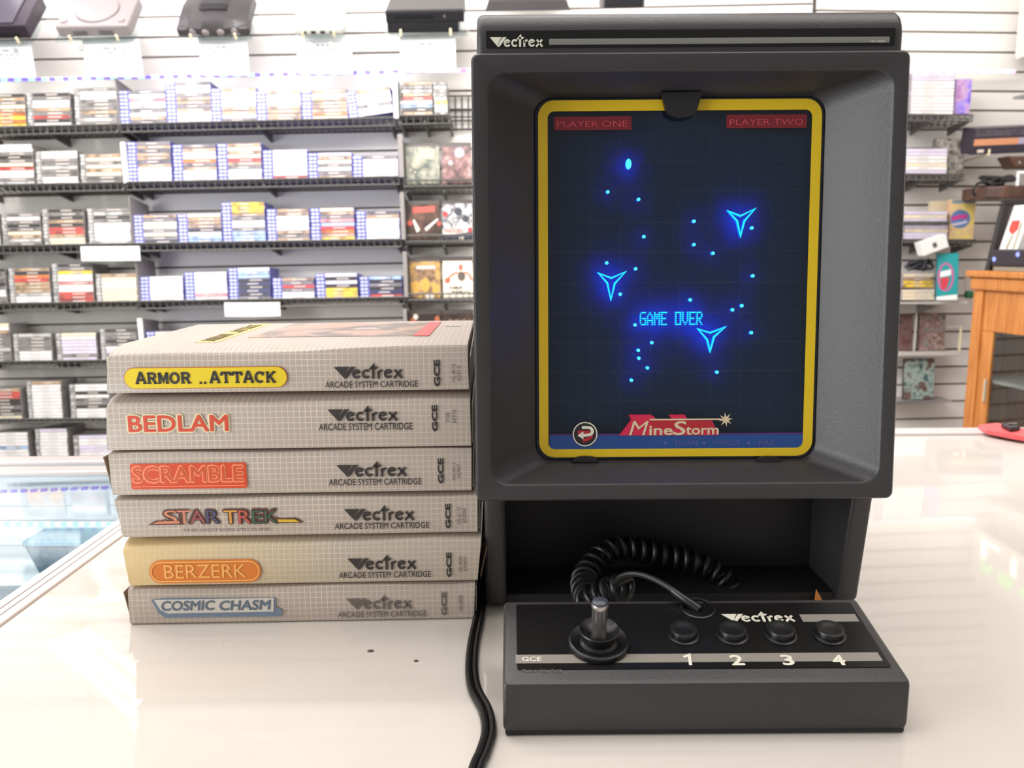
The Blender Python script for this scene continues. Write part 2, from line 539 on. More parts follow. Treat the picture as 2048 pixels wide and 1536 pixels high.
# ------------------------------------------------------------------ glass showcase beyond the trim
gs = thing('glass_showcase', 'glass-topped lit display case adjoining the white counter', 'showcase', (-1.0, 0.6, -0.95))
GX0, GX1 = -1.75, -0.3595
CASEW = mat('showcase_white', (226, 227, 232), 0.4, var=0.05, vscale=9)
MB().box(GX0, GX1, 0.10, 0.94, -0.006, 0.0, 0.001).build('glass_top', GLASS, gs)
bp = MB(); bp.box(GX0, GX1, 0.925, 0.94, -0.6, -0.0065)
for z in (-0.055, -0.105, -0.17, -0.25): bp.box(GX0, GX1, 0.922, 0.9255, z, z + 0.003)
bp.build('back_panel', CASEW, gs)
MB().box(GX0, GX1, 0.12, 0.135, -0.95, -0.0065).build('front_panel', CASEW, gs)
MB().box(GX0, GX1 - 0.001, 0.136, 0.92, -0.105, -0.099).build('shelf', CASEW, gs)
MB().box(GX0, GX1 - 0.001, 0.136, 0.924, -0.95, -0.6).build('plinth', CASEW, gs)
ra = MB(); ra.box(GX0, GX1, 0.902, 0.93, 0.0, 0.007, 0.003)
RAILM = mat('rosy_aluminium', (205, 192, 190), 0.28, 0.5)
ra.build('door_rail', RAILM, gs)
ra = MB(); ra.box(GX0, GX1, 0.862, 0.888, 0.0, 0.006, 0.0025); ra.build('door_rail', RAILM, gs)


def led_strip(name, label, pts, cols, n, size, parent=None, facing=(0, -1, 0), base_rgb=(238, 234, 236)):
    """flat tape with separate glowing diodes"""
    a, b = Vector(pts[0]), Vector(pts[1])
    if parent is None:
        root = thing(name, label, 'led strip', (a + b) / 2)
    else:
        root = parent
    U = (b - a).normalized(); fwd = Vector(facing); V = fwd.cross(U).normalized()
    pl = Plane(a, U, V)
    if pl.N.dot(fwd) < 0: pl = Plane(a, U, -V)
    t = MB(); L = (b - a).length
    t.poly(pl, [(0, -size), (L, -size), (L, size), (0, size)], 0, 0.0015)
    t.build('tape', mat('led_tape', base_rgb, 0.5), root)
    for i in range(n):
        m = cols(i / max(1, n - 1), i)
        d = MB(); u = (i + 0.5) * L / n
        d.poly(pl, rrect(u - size * 1.5, u + size * 1.5, -size * 0.75, size * 0.75, size * 0.4, 2), 0.0016, 0.003)
        d.build('diode', m, root)
    return root


EL = lambda n, c, s: mat(n, (40, 40, 45), 0.4, emit=c, strength=s)
E_PUR, E_CYA, E_MAG, E_WHI, E_PNK = EL('diode_purple', (150, 118, 250), 1.0), EL('diode_cyan', (190, 252, 250), 1.2), EL('diode_magenta', (240, 150, 255), 1.1), EL('diode_white', (250, 246, 255), 1.7), EL('diode_pink', (255, 205, 255), 1.4)
led_strip('led_strip', '', [on_y(-20, 983, 0.9), on_y(262, 972, 0.9)], lambda f, i: E_PUR, 14, 0.0022, parent=gs)
led_strip('led_strip', '', [on_y(-20, 1047, 0.919), on_y(250, 1047, 0.919)], lambda f, i: E_CYA if i % 2 else E_WHI, 24, 0.003, parent=gs)  # diode row added for the bright line across the glass

SLATE = mat('slate_blue_plastic', (70, 92, 108), 0.4, var=0.1, vscale=30)
TEALG = mat('dusty_teal_print', (110, 150, 168), 0.4, var=0.2, vscale=40)
b1 = thing('storage_box', 'slate grey box with a pale blue lid inside the glass case', 'box', on_y(130, 1125, 0.78))
q = on_y(52, 1075, 0.78); q2 = on_y(232, 1075, 0.78); zb = -0.0985
mb = MB(); mb.prism([(q.x + .022, .775, zb), (q2.x, .775, zb), (q2.x, .775, -0.047), (q.x, .775, -0.047)], [(q.x + .022, .812, zb), (q2.x, .812, zb), (q2.x, .812, -0.047), (q.x, .812, -0.047)], 0.002)
mb.build('carton', SLATE, b1)
MB().box(q.x - .001, q2.x + .001, .773, .814, -0.0465, -0.0405, 0.002).build('lid', TEALG, b1)
b2 = thing('blue_tray', 'dark blue patterned tray lower down in the glass case', 'tray', (-0.44, 0.60, -0.098))
mb = MB(); mb.box(-0.52, -0.374, 0.50, 0.735, -0.0985, -0.082, 0.003); mb.build('base', art_mat('blue_mottle', [(60, 92, 112), (96, 128, 146), (170, 190, 200)], 60), b2)
mb = MB(); mb.box(-0.522, -0.372, 0.73, 0.737, -0.0985, -0.07, 0.002); mb.build('rim', SLATE, b2)

# ================================================================== screen console
BZ = Plane((0.1011, 0.465, 0.094), (1, 0, 0), (0, math.sin(R(3.5)), math.cos(R(3.5))))
con = thing('screen_console', 'charcoal upright games console with a lit screen in a yellow border', 'console', (0.1011, 0.6, 0))
# casing: head, rear body
prof = [(.532, .0935), (.532, .344), (.487, .3445), (.487, .3585), (.4880, .3640), (.4908, .3690), (.4955, .3722), (.503, .3733), (.56, .3715), (.70, .335), (.735, .30), (.735, .006), (.588, .006), (.578, .0935)]
mb = MB(); mb.prism([(-.0186, y, z) for y, z in prof], [(.2222, y, z) for y, z in prof], 0.0035, 3)
mb.build('casing', PLASTIC, con, smooth=True)
lw = [(.5025, .093), (.5180, .008), (.522, .004), (.5875, .004), (.5775, .093)]
for x0, x1 in ((-.0184, -.0047), (.2167, .2304)):
    mb = MB(); mb.prism([(x0, y, z) for y, z in lw], [(x1, y, z) for y, z in lw], 0.003, 3); mb.build('side_cheek', PLASTIC, con, smooth=True)
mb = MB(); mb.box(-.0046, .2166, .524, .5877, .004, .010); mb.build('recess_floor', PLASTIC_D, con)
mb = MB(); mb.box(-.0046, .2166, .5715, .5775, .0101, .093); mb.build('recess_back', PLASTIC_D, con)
for x in (0.0, .212):
    for y in (.54, .70):
        MB().lathe([(0, .0003), (.006, .0003), (.0065, .005), (0, .006)], Matrix.Translation((x, y, 0)), 16).build('foot', BLACK, con)
# bezel
rings = [(rrect(-.1215, .1215, .001, .2538, .004), -.022), (rrect(-.1228, .1228, -.0002, .2550, .0042), -.0025), (rrect(-.1226, .1226, .0, .2548, .0042), -.0010),
         (rrect(-.1216, .1216, .0010, .2538, .0036), 0.0), (rrect(-.1146, .1146, .0087, .2453, .0105), 0.0), (rrect(-.1138, .1138, .0095, .2445, .0100), -.0006),
         (rrect(-.1130, .1130, .0102, .2438, .0098), -.0020), (rrect(-.0900, .0900, .0170, .2395, .0110), -.0262), (rrect(-.0868, .0868, .0186, .2372, .0100), -.0292), (rrect(-.0866, .0866, .0188, .2370, .0100), -.0402)]
mb = MB(); vr = [[mb.bm.verts.new(BZ.pt(u, v, n)) for u, v in pts] for pts, n in rings]
for a, b in zip(vr, vr[1:]):
    for k in range(len(a)): mb.bm.faces.new((a[k], a[(k + 1) % len(a)], b[(k + 1) % len(a)], b[k]))
mb.build('bezel', PLASTIC, con, smooth=True)
# logo panel on the head
CP = Plane((-.0180, .487, .34), (1, 0, 0), (0, 0, 1))


def prect(pl, x0, y0, x1, y1, off=0.0):
    a = pl.uv(x0, (y0 + y1) / 2, off)[0]; b = pl.uv(x1, (y0 + y1) / 2, off)[0]
    xm = (x0 + x1) / 2
    return a, b, pl.uv(xm, y1, off)[1], pl.uv(xm, y0, off)[1]


a, b, c, d = prect(CP, 972, 59, 1790, 94)
o = MB().poly(CP, rrect(a, b, c, d, .001, 3), 0.0, 0.0004).build('logo_panel', BLACKGLOSS, con)
a, b, c, d = prect(CP, 1098, 76, 1778, 88)
MB().poly(CP, [(a, c), (b, c), (b, d), (a, d)], 0.0005).build('logo_stripe', STRIPE, con)
mb = MB(); u, v = CP.uv(980, 95); u2, _ = CP.uv(1086, 92)
wordmark(mb, CP, u, v, u2 - u, 0.0006)
mb.build('logo_print', PRINTW, con)
mb = MB(); ptext(mb, CP, 'HP-3000', 1740, 81, 1768, 86, 0.0008); mb.build('model_print', PRINTW, con)
# screen
SO = -0.0285
TUBE = mat('screen_phosphor', (28, 32, 52), 0.6, spec=0.05)
nt = TUBE.node_tree; nt.nodes['Principled BSDF'].inputs['Base Color'].default_value = (0.011, 0.024, 0.052, 1)
scr = MB().poly(BZ, rrect(-.0868, .0868, .0186, .2372, .0100, 6), -.0402, .0035).build('screen', TUBE, con)
scr['label'] = 'dark blue glowing screen'
fr = MB(); ring = [(rrect(-.0845, .0845, .0205, .2355, .0095), -.0288), (rrect(-.0845, .0845, .0205, .2355, .0095), -.0283), (rrect(-.0788, .0788, .0255, .2292, .0040), -.0283), (rrect(-.0788, .0788, .0255, .2292, .0040), -.0288)]
vr = [[fr.bm.verts.new(BZ.pt(u, v, n)) for u, v in pts] for pts, n in ring]
for a, b in zip(vr, vr[1:] + vr[:1]):
    for k in range(len(a)): fr.bm.faces.new((a[k], a[(k + 1) % len(a)], b[(k + 1) % len(a)], b[k]))
ovl = fr.build('overlay_border', YELLOW, con); ovl['label'] = 'yellow printed border of the screen'
MB().poly(BZ, rrect(-.0862, .0862, .0192, .2366, .0096, 6), -.0293, .0003).build('overlay_sheet', glass_mat('overlay_film', (246, 248, 250), 1.32), con)
# holding tabs
tb = MB(); ua = BZ.uv(1321, 215, SO)[0]; ub = BZ.uv(1399, 215, SO)[0]; vb = BZ.uv(1362, 239, SO)[1]
um = (ua + ub) / 2
tb.poly(BZ, [(ua - .0005, .2385), (ua + .0022, .2295)] + [(um + (ub - ua) * .40 * math.cos(R(t)), .2290 + (.2290 - vb) * math.sin(R(t))) for t in range(180, 361, 15)] + [(ub - .0022, .2295), (ub + .0005, .2385)], -.0275, .004)
tb.build('overlay_tab', PLASTIC_D, con)
for px in (1170, 1535):
    t2 = MB(); uu, vv = BZ.uv(px, 916, SO); t2.poly(BZ, [(uu - .0085, vv - .002)] + arc(uu, vv - .0006, .0075, .0022, 180, 0, 10) + [(uu + .0085, vv - .002)], -.0279, .002); t2.build('overlay_tab', PLASTIC_D, con)


def SP_(x, y): return BZ.uv(x, y, SO)


RED1 = mat('overlay_red', (176, 30, 44), 0.4); RED2 = mat('overlay_dim_red', (120, 24, 36), 0.4); MAGR = mat('overlay_magenta_red', (205, 30, 72), 0.4)
BLUEB = mat('overlay_blue', (24, 70, 138), 0.4); CREAM = mat('overlay_cream', (216, 196, 160), 0.4); GRIDL = mat('overlay_grid', (40, 50, 62), 0.5); DIMR = mat('overlay_dim_rose', (196, 70, 80), 0.4); DIMP = mat('overlay_dim_violet', (92, 92, 160), 0.4)
SO2 = SO - 0.0003
mb = MB()
for x in range(1180, 1610, 60):
    a = SP_(x, 265); b = SP_(x, 860); mb.ribbon(BZ, [a, b], 0.00022, SO2, 0.0001)
for y in (325, 383, 446, 505, 567, 627, 686, 744, 803):
    a = SP_(1100, y); b = SP_(1606, y - 4); mb.ribbon(BZ, [a, (b[0], a[1])], 0.00025, SO2, 0.0001)
mb.build('overlay_grid', GRIDL, con)
for s, x0, x1, y0, y1 in (('PLAYER ONE', 1108, 1263, 233, 260), ('PLAYER TWO', 1453, 1614, 229, 256)):
    a, b, c, d = prect(BZ, x0, y0, x1, y1, SO)
    bar = MB().poly(BZ, [(a, c), (b, c), (b, d), (a, d)], SO2, 0.0002).build('player_bar', RED2, con)
    tx = MB(); ptext(tx, BZ, s, x0 + 6, y0 + 9, x1 - 8, y1 - 6, 0.0003, off=SO); tx.build('bar_lettering', DIMR, bar)
a, b, c, d = prect(BZ, 1099, 870, 1611, 899, SO)
band = MB().poly(BZ, rrect(a, b, c, d, .0008, 2), SO2, 0.0002).build('blue_band', BLUEB, con)
tx = MB()
for s, x0, x1 in (('ESCAPE', 1350, 1397), ('THRUST', 1425, 1480), ('FIRE', 1517, 1547)): ptext(tx, BZ, s, x0, 881, x1, 890, 0.0003, off=SO)
for x in (1331, 1408, 1497): tx.disc(BZ, *SP_(x, 886), .0009, SO + .0001)
tx.build('band_lettering', DIMP, band)
a, b, c, d = prect(BZ, 1099, 867, 1611, 869.5, SO); MB().poly(BZ, [(a, c), (b, c), (b, d), (a, d)], SO2, 0.0003).build('band_edge', mat('overlay_violet', (92, 44, 120), 0.4), band)
mb = MB(); mb.poly(BZ, [SP_(*p) for p in ((1238, 871), (1262, 839), (1257, 829), (1300, 829), (1308, 833), (1313, 840), (1345, 840), (1337, 829), (1369, 829), (1377, 841), (1424, 841), (1437, 870))], SO, 0.0002)
ttl = mb.build('title_print', MAGR, con)
mb = MB(); mb.poly(BZ, [SP_(*p) for p in ((1300, 842), (1420, 842), (1428, 856), (1300, 857))], SO + .0002, 0.0002); mb.build('title_shade', RED1, ttl)
mb = MB(); mb.ribbon(BZ, [SP_(1299, 839), SP_(1444, 838)], 0.0009, SO + .0004)
ptext(mb, BZ, 'M', 1258, 842, 1297, 870, 0.0005, 0.0, 0.25, off=SO); ptext(mb, BZ, 'ine', 1298, 851, 1345, 870, 0.0005, 0.02, off=SO)
ptext(mb, BZ, 'S', 1345, 842, 1372, 870, 0.0005, 0.01, 0.1, off=SO); ptext(mb, BZ, 'torm', 1371, 853, 1437, 869, 0.0005, 0.02, off=SO)
cx, cy = SP_(1451, 839)
mb.poly(BZ, [(cx + (.0045 if i % 2 == 0 else .0017) * math.cos(R(i * 22.5 + 8)), cy + (.0045 if i % 2 == 0 else .0017) * math.sin(R(i * 22.5 + 8))) for i in range(16)], SO + .0004)
mb.build('title_lettering', CREAM, ttl)
cx, cy = SP_(1170, 868)
ic = MB().disc(BZ, cx, cy, .0075, SO, .0003, 32).build('arrow_badge', mat('badge_dark', (30, 26, 32), 0.4), con)
mb = MB(); mb.ribbon(BZ, arc(cx, cy, .0073, .0073, 0, 360, 32)[:-1], 0.0007, SO + .0004, closed=True); mb.build('badge_ring', PRINTW, ic)
mb = MB(); mb.ribbon(BZ, [(cx - .0045, cy + .0012), (cx + .0010, cy + .0012)] + [(cx + .0012 + .0026 * math.sin(R(t)), cy - .0009 + .0021 * math.cos(R(t))) for t in (30, 70, 110, 150)] + [(cx - .0015, cy - .0042)], 0.0022, SO + .0004); mb.build('badge_red_arrow', RED1, ic)
mb = MB(); mb.ribbon(BZ, [(cx - .0020, cy + .0042), (cx + .0018, cy + .0042)] + [(cx + .0020 + .0026 * math.sin(R(t)), cy + .0018 + .0024 * math.cos(R(t))) for t in (30, 70, 110, 150)] + [(cx - .0012, cy - .0008)], 0.0018, SO + .0007)
mb.poly(BZ, [(cx - .0048, cy - .0008), (cx - .0010, cy + .0018), (cx - .0010, cy - .0032)], SO + .0007); mb.build('badge_white_arrow', PRINTW, ic)
# vector picture
# the picture tube's traces glow on both faces: the front as seen, an added, far stronger blue back glow makes the halo behind
VEC = mat('vector_beam', (0, 0, 0), 0.5, emit=(10, 190, 255), strength=1.25)
VEC.node_tree.nodes['Principled BSDF'].inputs['Emission Color'].default_value = (0.008, 0.68, 0.98, 1)
FLARE = mat('trace_back_glow', (0, 0, 0), 0.5, emit=(0, 40, 255), strength=115.0)
FLARE.node_tree.nodes['Principled BSDF'].inputs['Emission Color'].default_value = (0.001, 0.05, 1.0, 1)


def trace(mb, name, front):
    o = mb.build(name, [front, FLARE], scr)
    for p in o.data.polygons: p.material_index = 1 if p.normal.dot(BZ.N) < -.5 else 0
    return o


SB = SO + 0.0004


def c8(pts): return [SP_(1160 + x / 5.12, 400 + y / 5.12) for x, y in pts]


for pts in ([(1515, 115), (1640, 165), (1790, 90), (1680, 215), (1640, 372), (1605, 215)], [(190, 750), (320, 800), (465, 735), (355, 855), (315, 1020), (278, 850)], [(1205, 1320), (1330, 1360), (1485, 1300), (1370, 1400), (1329, 1550), (1300, 1430)]):
    mb = MB(); mb.ribbon(BZ, c8(pts), 0.00105, SB, 0.0008, closed=True)
    trace(mb, 'vector_ship', VEC)
STAR = mat('vector_dot', (0, 0, 0), 0.5, emit=(60, 215, 255), strength=1.4)
STAR.node_tree.nodes['Principled BSDF'].inputs['Emission Color'].default_value = (0.06, 0.66, 1.0, 1)
dots = [(1060 + x / 3.413, 180 + y / 3.413) for x, y in ((530, 697), (740, 748), (776, 1002), (1117, 897), (1117, 1056), (1247, 1115), (1512, 942), (1518, 1269), (523, 1181), (720, 1221), (615, 1394))]
dots += [(1060 + x / 3.413, 520 + y / 3.413) for x, y in ((1092, 272), (1443, 312), (1380, 340), (1508, 496), (716, 443), (830, 564), (738, 616), (742, 670), (800, 736), (691, 820), (1274, 765))]
for x, y in dots: trace(MB().disc(BZ, *SP_(x, y), .00105, SB, .0008, 12), 'vector_star', STAR)
trace(MB().disc(BZ, *SP_(1256.6, 328.5), .0017, SB, .0008, 20, ry=.0031), 'vector_shot', STAR)
FONT5 = {'G': '01111 10000 10000 10111 10001 10001 01111', 'A': '00100 01010 10001 10001 11111 10001 10001', 'M': '10001 11011 10101 10101 10001 10001 10001', 'E': '11111 10000 10000 11110 10000 10000 11111', 'O': '11111 10001 10001 10001 10001 10001 11111', 'V': '10001 10001 10001 10001 10001 01010 00100', 'R': '11110 10001 10001 11110 10100 10010 10001', ' ': '00000 ' * 6 + '00000'}
mb = MB(); (ux, vy) = SP_(1279.5, 651); (ux2, vy2) = SP_(1404.5, 622.5)
cw = (ux2 - ux) / (9 * 5 + 8 * 1.0); rh = (vy2 - vy) / 7
for i, ch in enumerate('GAME OVER'):
    for r_, row in enumerate(FONT5[ch].split()):
        for c_, bit in enumerate(row):
            if bit == '1':
                x0 = ux + (i * 6.0 + c_) * cw; y0 = vy2 - (r_ + 1) * rh
                mb.poly(BZ, [(x0 - cw * .05, y0 + rh * .12), (x0 + cw * 1.05, y0 + rh * .12), (x0 + cw * 1.05, y0 + rh * .80), (x0 - cw * .05, y0 + rh * .80)], SB, .0006)
trace(mb, 'screen_lettering', VEC)

# ================================================================== controller
CT = Plane((0.0950, .3780, .0293), (1, 0, 0), (0, .0630, .0124))
pad = thing('game_controller', 'charcoal control panel with a chrome stick and four round buttons', 'controller', (0.095, .41, 0))
pr = [(.3762, .0030), (.3752, .0060), (.3750, .0255), (.3758, .0280), (.3780, .0293), (.4410, .0417), (.4428, .0400), (.4428, .0030)]
mb = MB(); mb.prism([(-.0056, y, z) for y, z in pr], [(.1960, y, z) for y, z in pr], 0.0022, 3); mb.build('shell', PLASTIC, pad, smooth=True)
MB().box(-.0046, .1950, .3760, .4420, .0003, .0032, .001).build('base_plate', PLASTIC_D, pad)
a, b, c, d = prect(CT, 1036, 1206.5, 1782, 1338)
a = CT.uv(1034, 1330)[0]; b = CT.uv(1780, 1330)[0]
MB().poly(CT, rrect(a, b, c, d - .0008, .0015, 3), -0.0003, .0008).build('face_plate', BLACKGLOSS, pad)
for x0, y0, x1, y1, m in ((1031, 1309, 1762, 1326, STRIPE2), (1602, 1230, 1714, 1245, STRIPE2)):
    a, b, c, d = prect(CT, x0, y0, x1, y1)
    if x0 < 1100: a = CT.uv(1031, 1318)[0]; b = CT.uv(1762, 1318)[0]
    MB().poly(CT, [(a, c), (b, c), (b, d), (a, d)], .0005, .0001).build('stripe', m, pad)
mb = MB(); u, v = CT.uv(1448, 1246); u2 = CT.uv(1592, 1246)[0]; wordmark(mb, CT, u, v, u2 - u, .0006)
mb.build('logo_print', PRINTW, pad)
mb = MB(); ptext(mb, CT, 'GCE', 1044, 1316, 1083, 1325, .0008, .02); mb.build('maker_print', PRINTW, pad)
mb = MB(); ptext(mb, CT, 'Made in Hong Kong', 1044, 1340, 1124, 1347, .0007); mb.build('small_print', PRINTG, pad)
mb = MB(); mb.ribbon(CT, [CT.uv(1367, 1317), CT.uv(1378, 1313), CT.uv(1381, 1333)], .0016, .0008); mb.build('button_number', PRINTW, pad)
for ch, x0, x1 in (('2', 1464, 1491), ('3', 1567, 1592), ('4', 1669, 1695)):
    mb = MB(); ptext(mb, CT, ch, x0, 1312, x1, 1333, .0008, .03); mb.build('button_number', PRINTW, pad)
CTM = CT.mat()


def atp(x, y): u, v = CT.uv(x, y); return CTM @ Matrix.Translation((u, v, .0005))


for px in (1366, 1463.5, 1560.5, 1658):
    M = atp(px, 1272)
    MB().lathe([(.0086, 0), (.0086, .0006), (.0074, .0010), (.0074, .0040), (.0070, .0046), (.0062, .0048), (.0040, .0042), (0, .0040)], M, 32).build('button', BLACK, pad, smooth=True)
M = atp(1197, 1291)
js = MB().lathe([(.0158, 0), (.0162, .0012), (.0158, .0030), (.0148, .0036), (.0128, .0028), (.0100, .0022), (.0085, .0034), (.0092, .0075), (.0106, .0096), (.0102, .0102), (.0085, .0088), (.0045, .0064), (0, .006)], M, 40).build('stick_collar', BLACK, pad, smooth=True)
MB().lathe([(.0042, .0060), (.0042, .0225), (.0044, .0232), (.0046, .0250), (.0042, .0262)], M, 28).build('stick_shaft', CHROME, pad, smooth=True)
MB().lathe([(.0042, .0260), (.0040, .0272), (.0028, .0280), (0, .0283)], M, 28).build('stick_cap', mat('slate_cap', (62, 64, 76), 0.3), pad, smooth=True)
M = atp(1395, 1219)
MB().lathe([(.0098, -.001), (.0098, .0008), (.0090, .0012), (.0082, .0004), (.0080, -.001)], M, 32).build('cord_socket', BLACK, pad, smooth=True)
# cord
P0 = CT.pt(*CT.uv(1398, 1222), .001)
c1 = [P0, on_y(1372, 1200, .436), on_y(1345, 1180, .442), on_y(1315, 1162, .450), on_y(1285, 1150, .457), on_y(1258, 1148, .463), on_y(1238, 1156, .468), on_y(1229, 1172, .472)]


def spline(P, n=8):
    P = [Vector(p) for p in P]; out = []
    for i in range(len(P) - 1):
        p0 = P[max(i - 1, 0)]; p1 = P[i]; p2 = P[i + 1]; p3 = P[min(i + 2, len(P) - 1)]
        for k in range(n):
            t = k / n
            out.append(0.5 * ((2 * p1) + (p2 - p0) * t + (2 * p0 - 5 * p1 + 4 * p2 - p3) * t * t + (3 * p1 - p0 - 3 * p2 + p3) * t ** 3))
    out.append(P[-1]); return out


MB().tube(spline(c1[:3], 6), .0024, 10, r_of=lambda f: .0030 - .0010 * f).build('strain_relief', CORD, pad, smooth=True)
ax = spline([on_y(1253, 1174, .472), on_y(1228, 1178, .478), on_y(1200, 1187, .487), on_y(1175, 1197, .497), (.049, .53, .0215), (.072, .55, .033), on_y(1342, 1112, .552), on_y(1395, 1124, .550), on_y(1436, 1146, .545), on_y(1458, 1172, .54), on_y(1464, 1196, .536)], 24)
hel = []; ph = math.pi * .35; prev = None; acc = 0
for i, p in enumerate(ax):
    d = (ax[min(i + 1, len(ax) - 1)] - ax[max(i - 1, 0)]).normalized()
    x = Vector((0, 0, 1)) - d * d.z; x = x.normalized(); y = d.cross(x)
    if i: acc += (p - ax[i - 1]).length
    steps = 5
    if i < len(ax) - 1:
        seg = (ax[i + 1] - p)
        for k in range(steps):
            f = k / steps; s = acc + seg.length * f; t = ph + 2 * math.pi * s / .0078
            hel.append(p + seg * f + (x * math.cos(t) + y * math.sin(t)) * .0072)
MB().tube(spline(c1, 6) + hel, .00175, 8).build('coiled_cord', mat('coil_rubber', (20, 19, 20), 0.45), pad, smooth=True)

# orange paper scrap, crumbs, mains cord
sc_ = thing('paper_scrap', 'tiny torn orange scrap standing behind the control panel', 'paper scrap', (.2, .519, 0))
pk, pe = on_y(1633, 1179, .519), on_y(1650, 1199, .519)
base = [(pk.x, .5195, pk.z), (pe.x + .002, .5185, .0001), (pk.x - .0015, .5185, .0001)]
w = Vector((0, .0004, 0)); M0 = MB(); M0.prism([Vector(p) for p in base], [Vector(p) + w for p in base]); M0.build('torn_paper', mat('orange_paper', (222, 138, 70), 0.6), sc_)
for px, py, r_, lb in ((741, 1303, .0016, 'tiny dark crumb on the counter nearest the box stack'), (832, 1323, .0011, 'tiny pale brown crumb lying toward the power cord')):
    p = on_z(px, py, 0); mb = MB(); mb.lathe([(0, 0), (r_, .0002), (r_ * .8, .0009), (0, .0012)], Matrix.Translation(p) @ Matrix.Diagonal((1.3, .7, 1, 1)), 9)
    tag(mb.build('crumb', mat('crumb_brown', (92, 78, 66), 0.8)), lb, 'crumb')
cp = [(-.0215, .72), (-.0222, .62), (-.0226, .540), (-.0229, .5068), (-.0246, .4723), (-.0243, .4400), (-.0215, .4170), (-.0150, .3960), (-.0128, .3770), (-.0150, .3600), (-.0178, .3470), (-.022, .31), (-.028, .27)]
cpts = spline([(x, y, .0021) for x, y in cp], 8)
pc = thing('power_cord', 'black twin-core mains cord running between boxes and control panel', 'cord', (-.02, .45, 0))
for sgn in (-1, 1):
    o2 = []
    for i, p in enumerate(cpts):
        d = (cpts[min(i + 1, len(cpts) - 1)] - cpts[max(i - 1, 0)]).normalized(); n_ = Vector((d.y, -d.x, 0))
        o2.append(p + n_ * (.00195 * sgn))
    MB().tube(o2, .0020, 8).build('core', CORD, pc, smooth=True)

# ================================================================== stack of cartons
INK = mat('carton_ink', (50, 44, 44), 0.5); INK2 = mat('carton_ink_faded', (104, 96, 92), 0.55); INKS = mat('carton_small_ink', (112, 102, 98), 0.55)
C_GREY = carton_mat('carton_grey', (178, 163, 152), (214, 201, 186))
C_STAIN = carton_mat('carton_stained', (180, 166, 152), (210, 198, 182), ((222, 190, 128), 0.17))
FLAPM = mat('carton_flap_inside', (120, 98, 80), 0.7)
YB = 0.502


def carton(label, bl, br, zb, tl, tr_, zt, dep=.182, stain=False, dy=0.0, yaw=1.4, tilt_end=(0, 0)):
    y0 = YB + dy
    p = on_y(bl[0], bl[1], y0); q = on_y(br[0], br[1], y0 + .0055)
    zl = on_y(tl[0], tl[1], y0).z - zb; zr = on_y(tr_[0], tr_[1], y0 + .0055).z - zb
    w = (Vector((q.x, q.y)) - Vector((p.x, p.y))).length
    M = Matrix.Translation((p.x, y0, zb)) @ Matrix.Rotation(R(yaw), 4, 'Z')
    root = thing('game_box', label, 'game box', group='cartridge boxes stacked on the counter', M=M)
    xl = on_y(tl[0], tl[1], y0).x - p.x; xr = on_y(tr_[0], tr_[1], y0 + .0055).x - q.x
    H = zt - zb; mb = MB(); N = 14; rows = []
    rng = random.Random(label)
    for i in range(N + 1):
        f = i / N; h = zl + (zr - zl) * f + .0006 * math.sin(f * 9 + len(label)) * (1 if 0 < i < N else 0)
        h = min(h, H)
        dx = lambda z: (xl * (1 - f) + xr * f) * (z / max(h, 1e-4))
        x = w * f; b = H - h
        pr_ = [(.0010, .0006), (.0004, .0022), (0.0, h * .5), (.0003, h - .0012), (.0012, h), (.006, h + b * .45), (.022, H), (dep - .022, H), (dep - .004, H - b * .3 - .0002), (dep, H - b - .0016), (dep, .001), (dep - .003, 0), (.004, 0)]
        rows.append([mb.bm.verts.new((x + dx(z), y, z)) for y, z in pr_])
    for a, b in zip(rows, rows[1:]):
        for k in range(len(a)): mb.bm.faces.new((a[k], b[k], b[(k + 1) % len(a)], a[(k + 1) % len(a)]))
    mb.bm.faces.new(rows[0][::-1]); mb.bm.faces.new(rows[-1])
    mb.build('carton', C_STAIN if stain else C_GREY, root, smooth=True, M=M)
    # tuck flaps on both ends, slightly sprung
    for end, x, sx in ((0, 0.0, -1), (1, w, 1)):
        g = tilt_end[end]; fl = MB(); x0 = x + sx * .0004 + (xl if end == 0 else xr) * .5
        r0 = [(x0, .004, .0018), (x0, dep - .006, .0018), (x0 + sx * (.0004 + g), dep - .006, H - .004), (x0 + sx * (.0004 + g), .004, min(zl, zr) - .003)]
        fl.prism([Vector(v) for v in r0], [Vector(v) + Vector((sx * .0007, 0, 0)) for v in r0]); fl.build('end_flap', FLAPM if g > .001 else (C_STAIN if stain else C_GREY), root, M=M)
    U = M.to_3x3() @ Vector((1, 0, 0))
    return root, Plane(M @ Vector((0, -.0002, 0)), U, (0, 0, 1)), M


def side_print(root, pl, lx0, lx1, ly0, ly1, sx0, sx1, sy0, sy1, gx0, gx1, gy0, gy1, codes, ink):
    mb = MB(); u, v = pl.uv(lx0, ly1); u2 = pl.uv(lx1, ly1)[0]; wordmark(mb, pl, u, v, u2 - u, .0003); mb.build('logo_print', ink, root)
    mb = MB(); ptext(mb, pl, 'ARCADE SYSTEM CARTRIDGE', sx0, sy0, sx1, sy1, .0003, .008); mb.build('subtitle_print', ink, root)
    mb = MB(); ptext(mb, pl, 'GCE', gx0, gy0, gx1, gy1, .0003, .05, rot=90); mb.build('maker_print', ink, root)
    mb = MB()
    for s, x0, x1, y0, y1 in codes: ptext(mb, pl, s, x0, y0, x1, y1, .0003, rot=90)
    mb.build('code_print', INKS, root)


def pill(pl, x0, x1, y0, y1, grow=0.0):
    a = pl.uv(x0, (y0 + y1) / 2)[0] - grow; b = pl.uv(x1, (y0 + y1) / 2)[0] + grow; xm = (x0 + x1) / 2
    c = pl.uv(xm, y1)[1] - grow; d = pl.uv(xm, y0)[1] + grow
    return rrect(a, b, c, d, (d - c) * .499, 8)


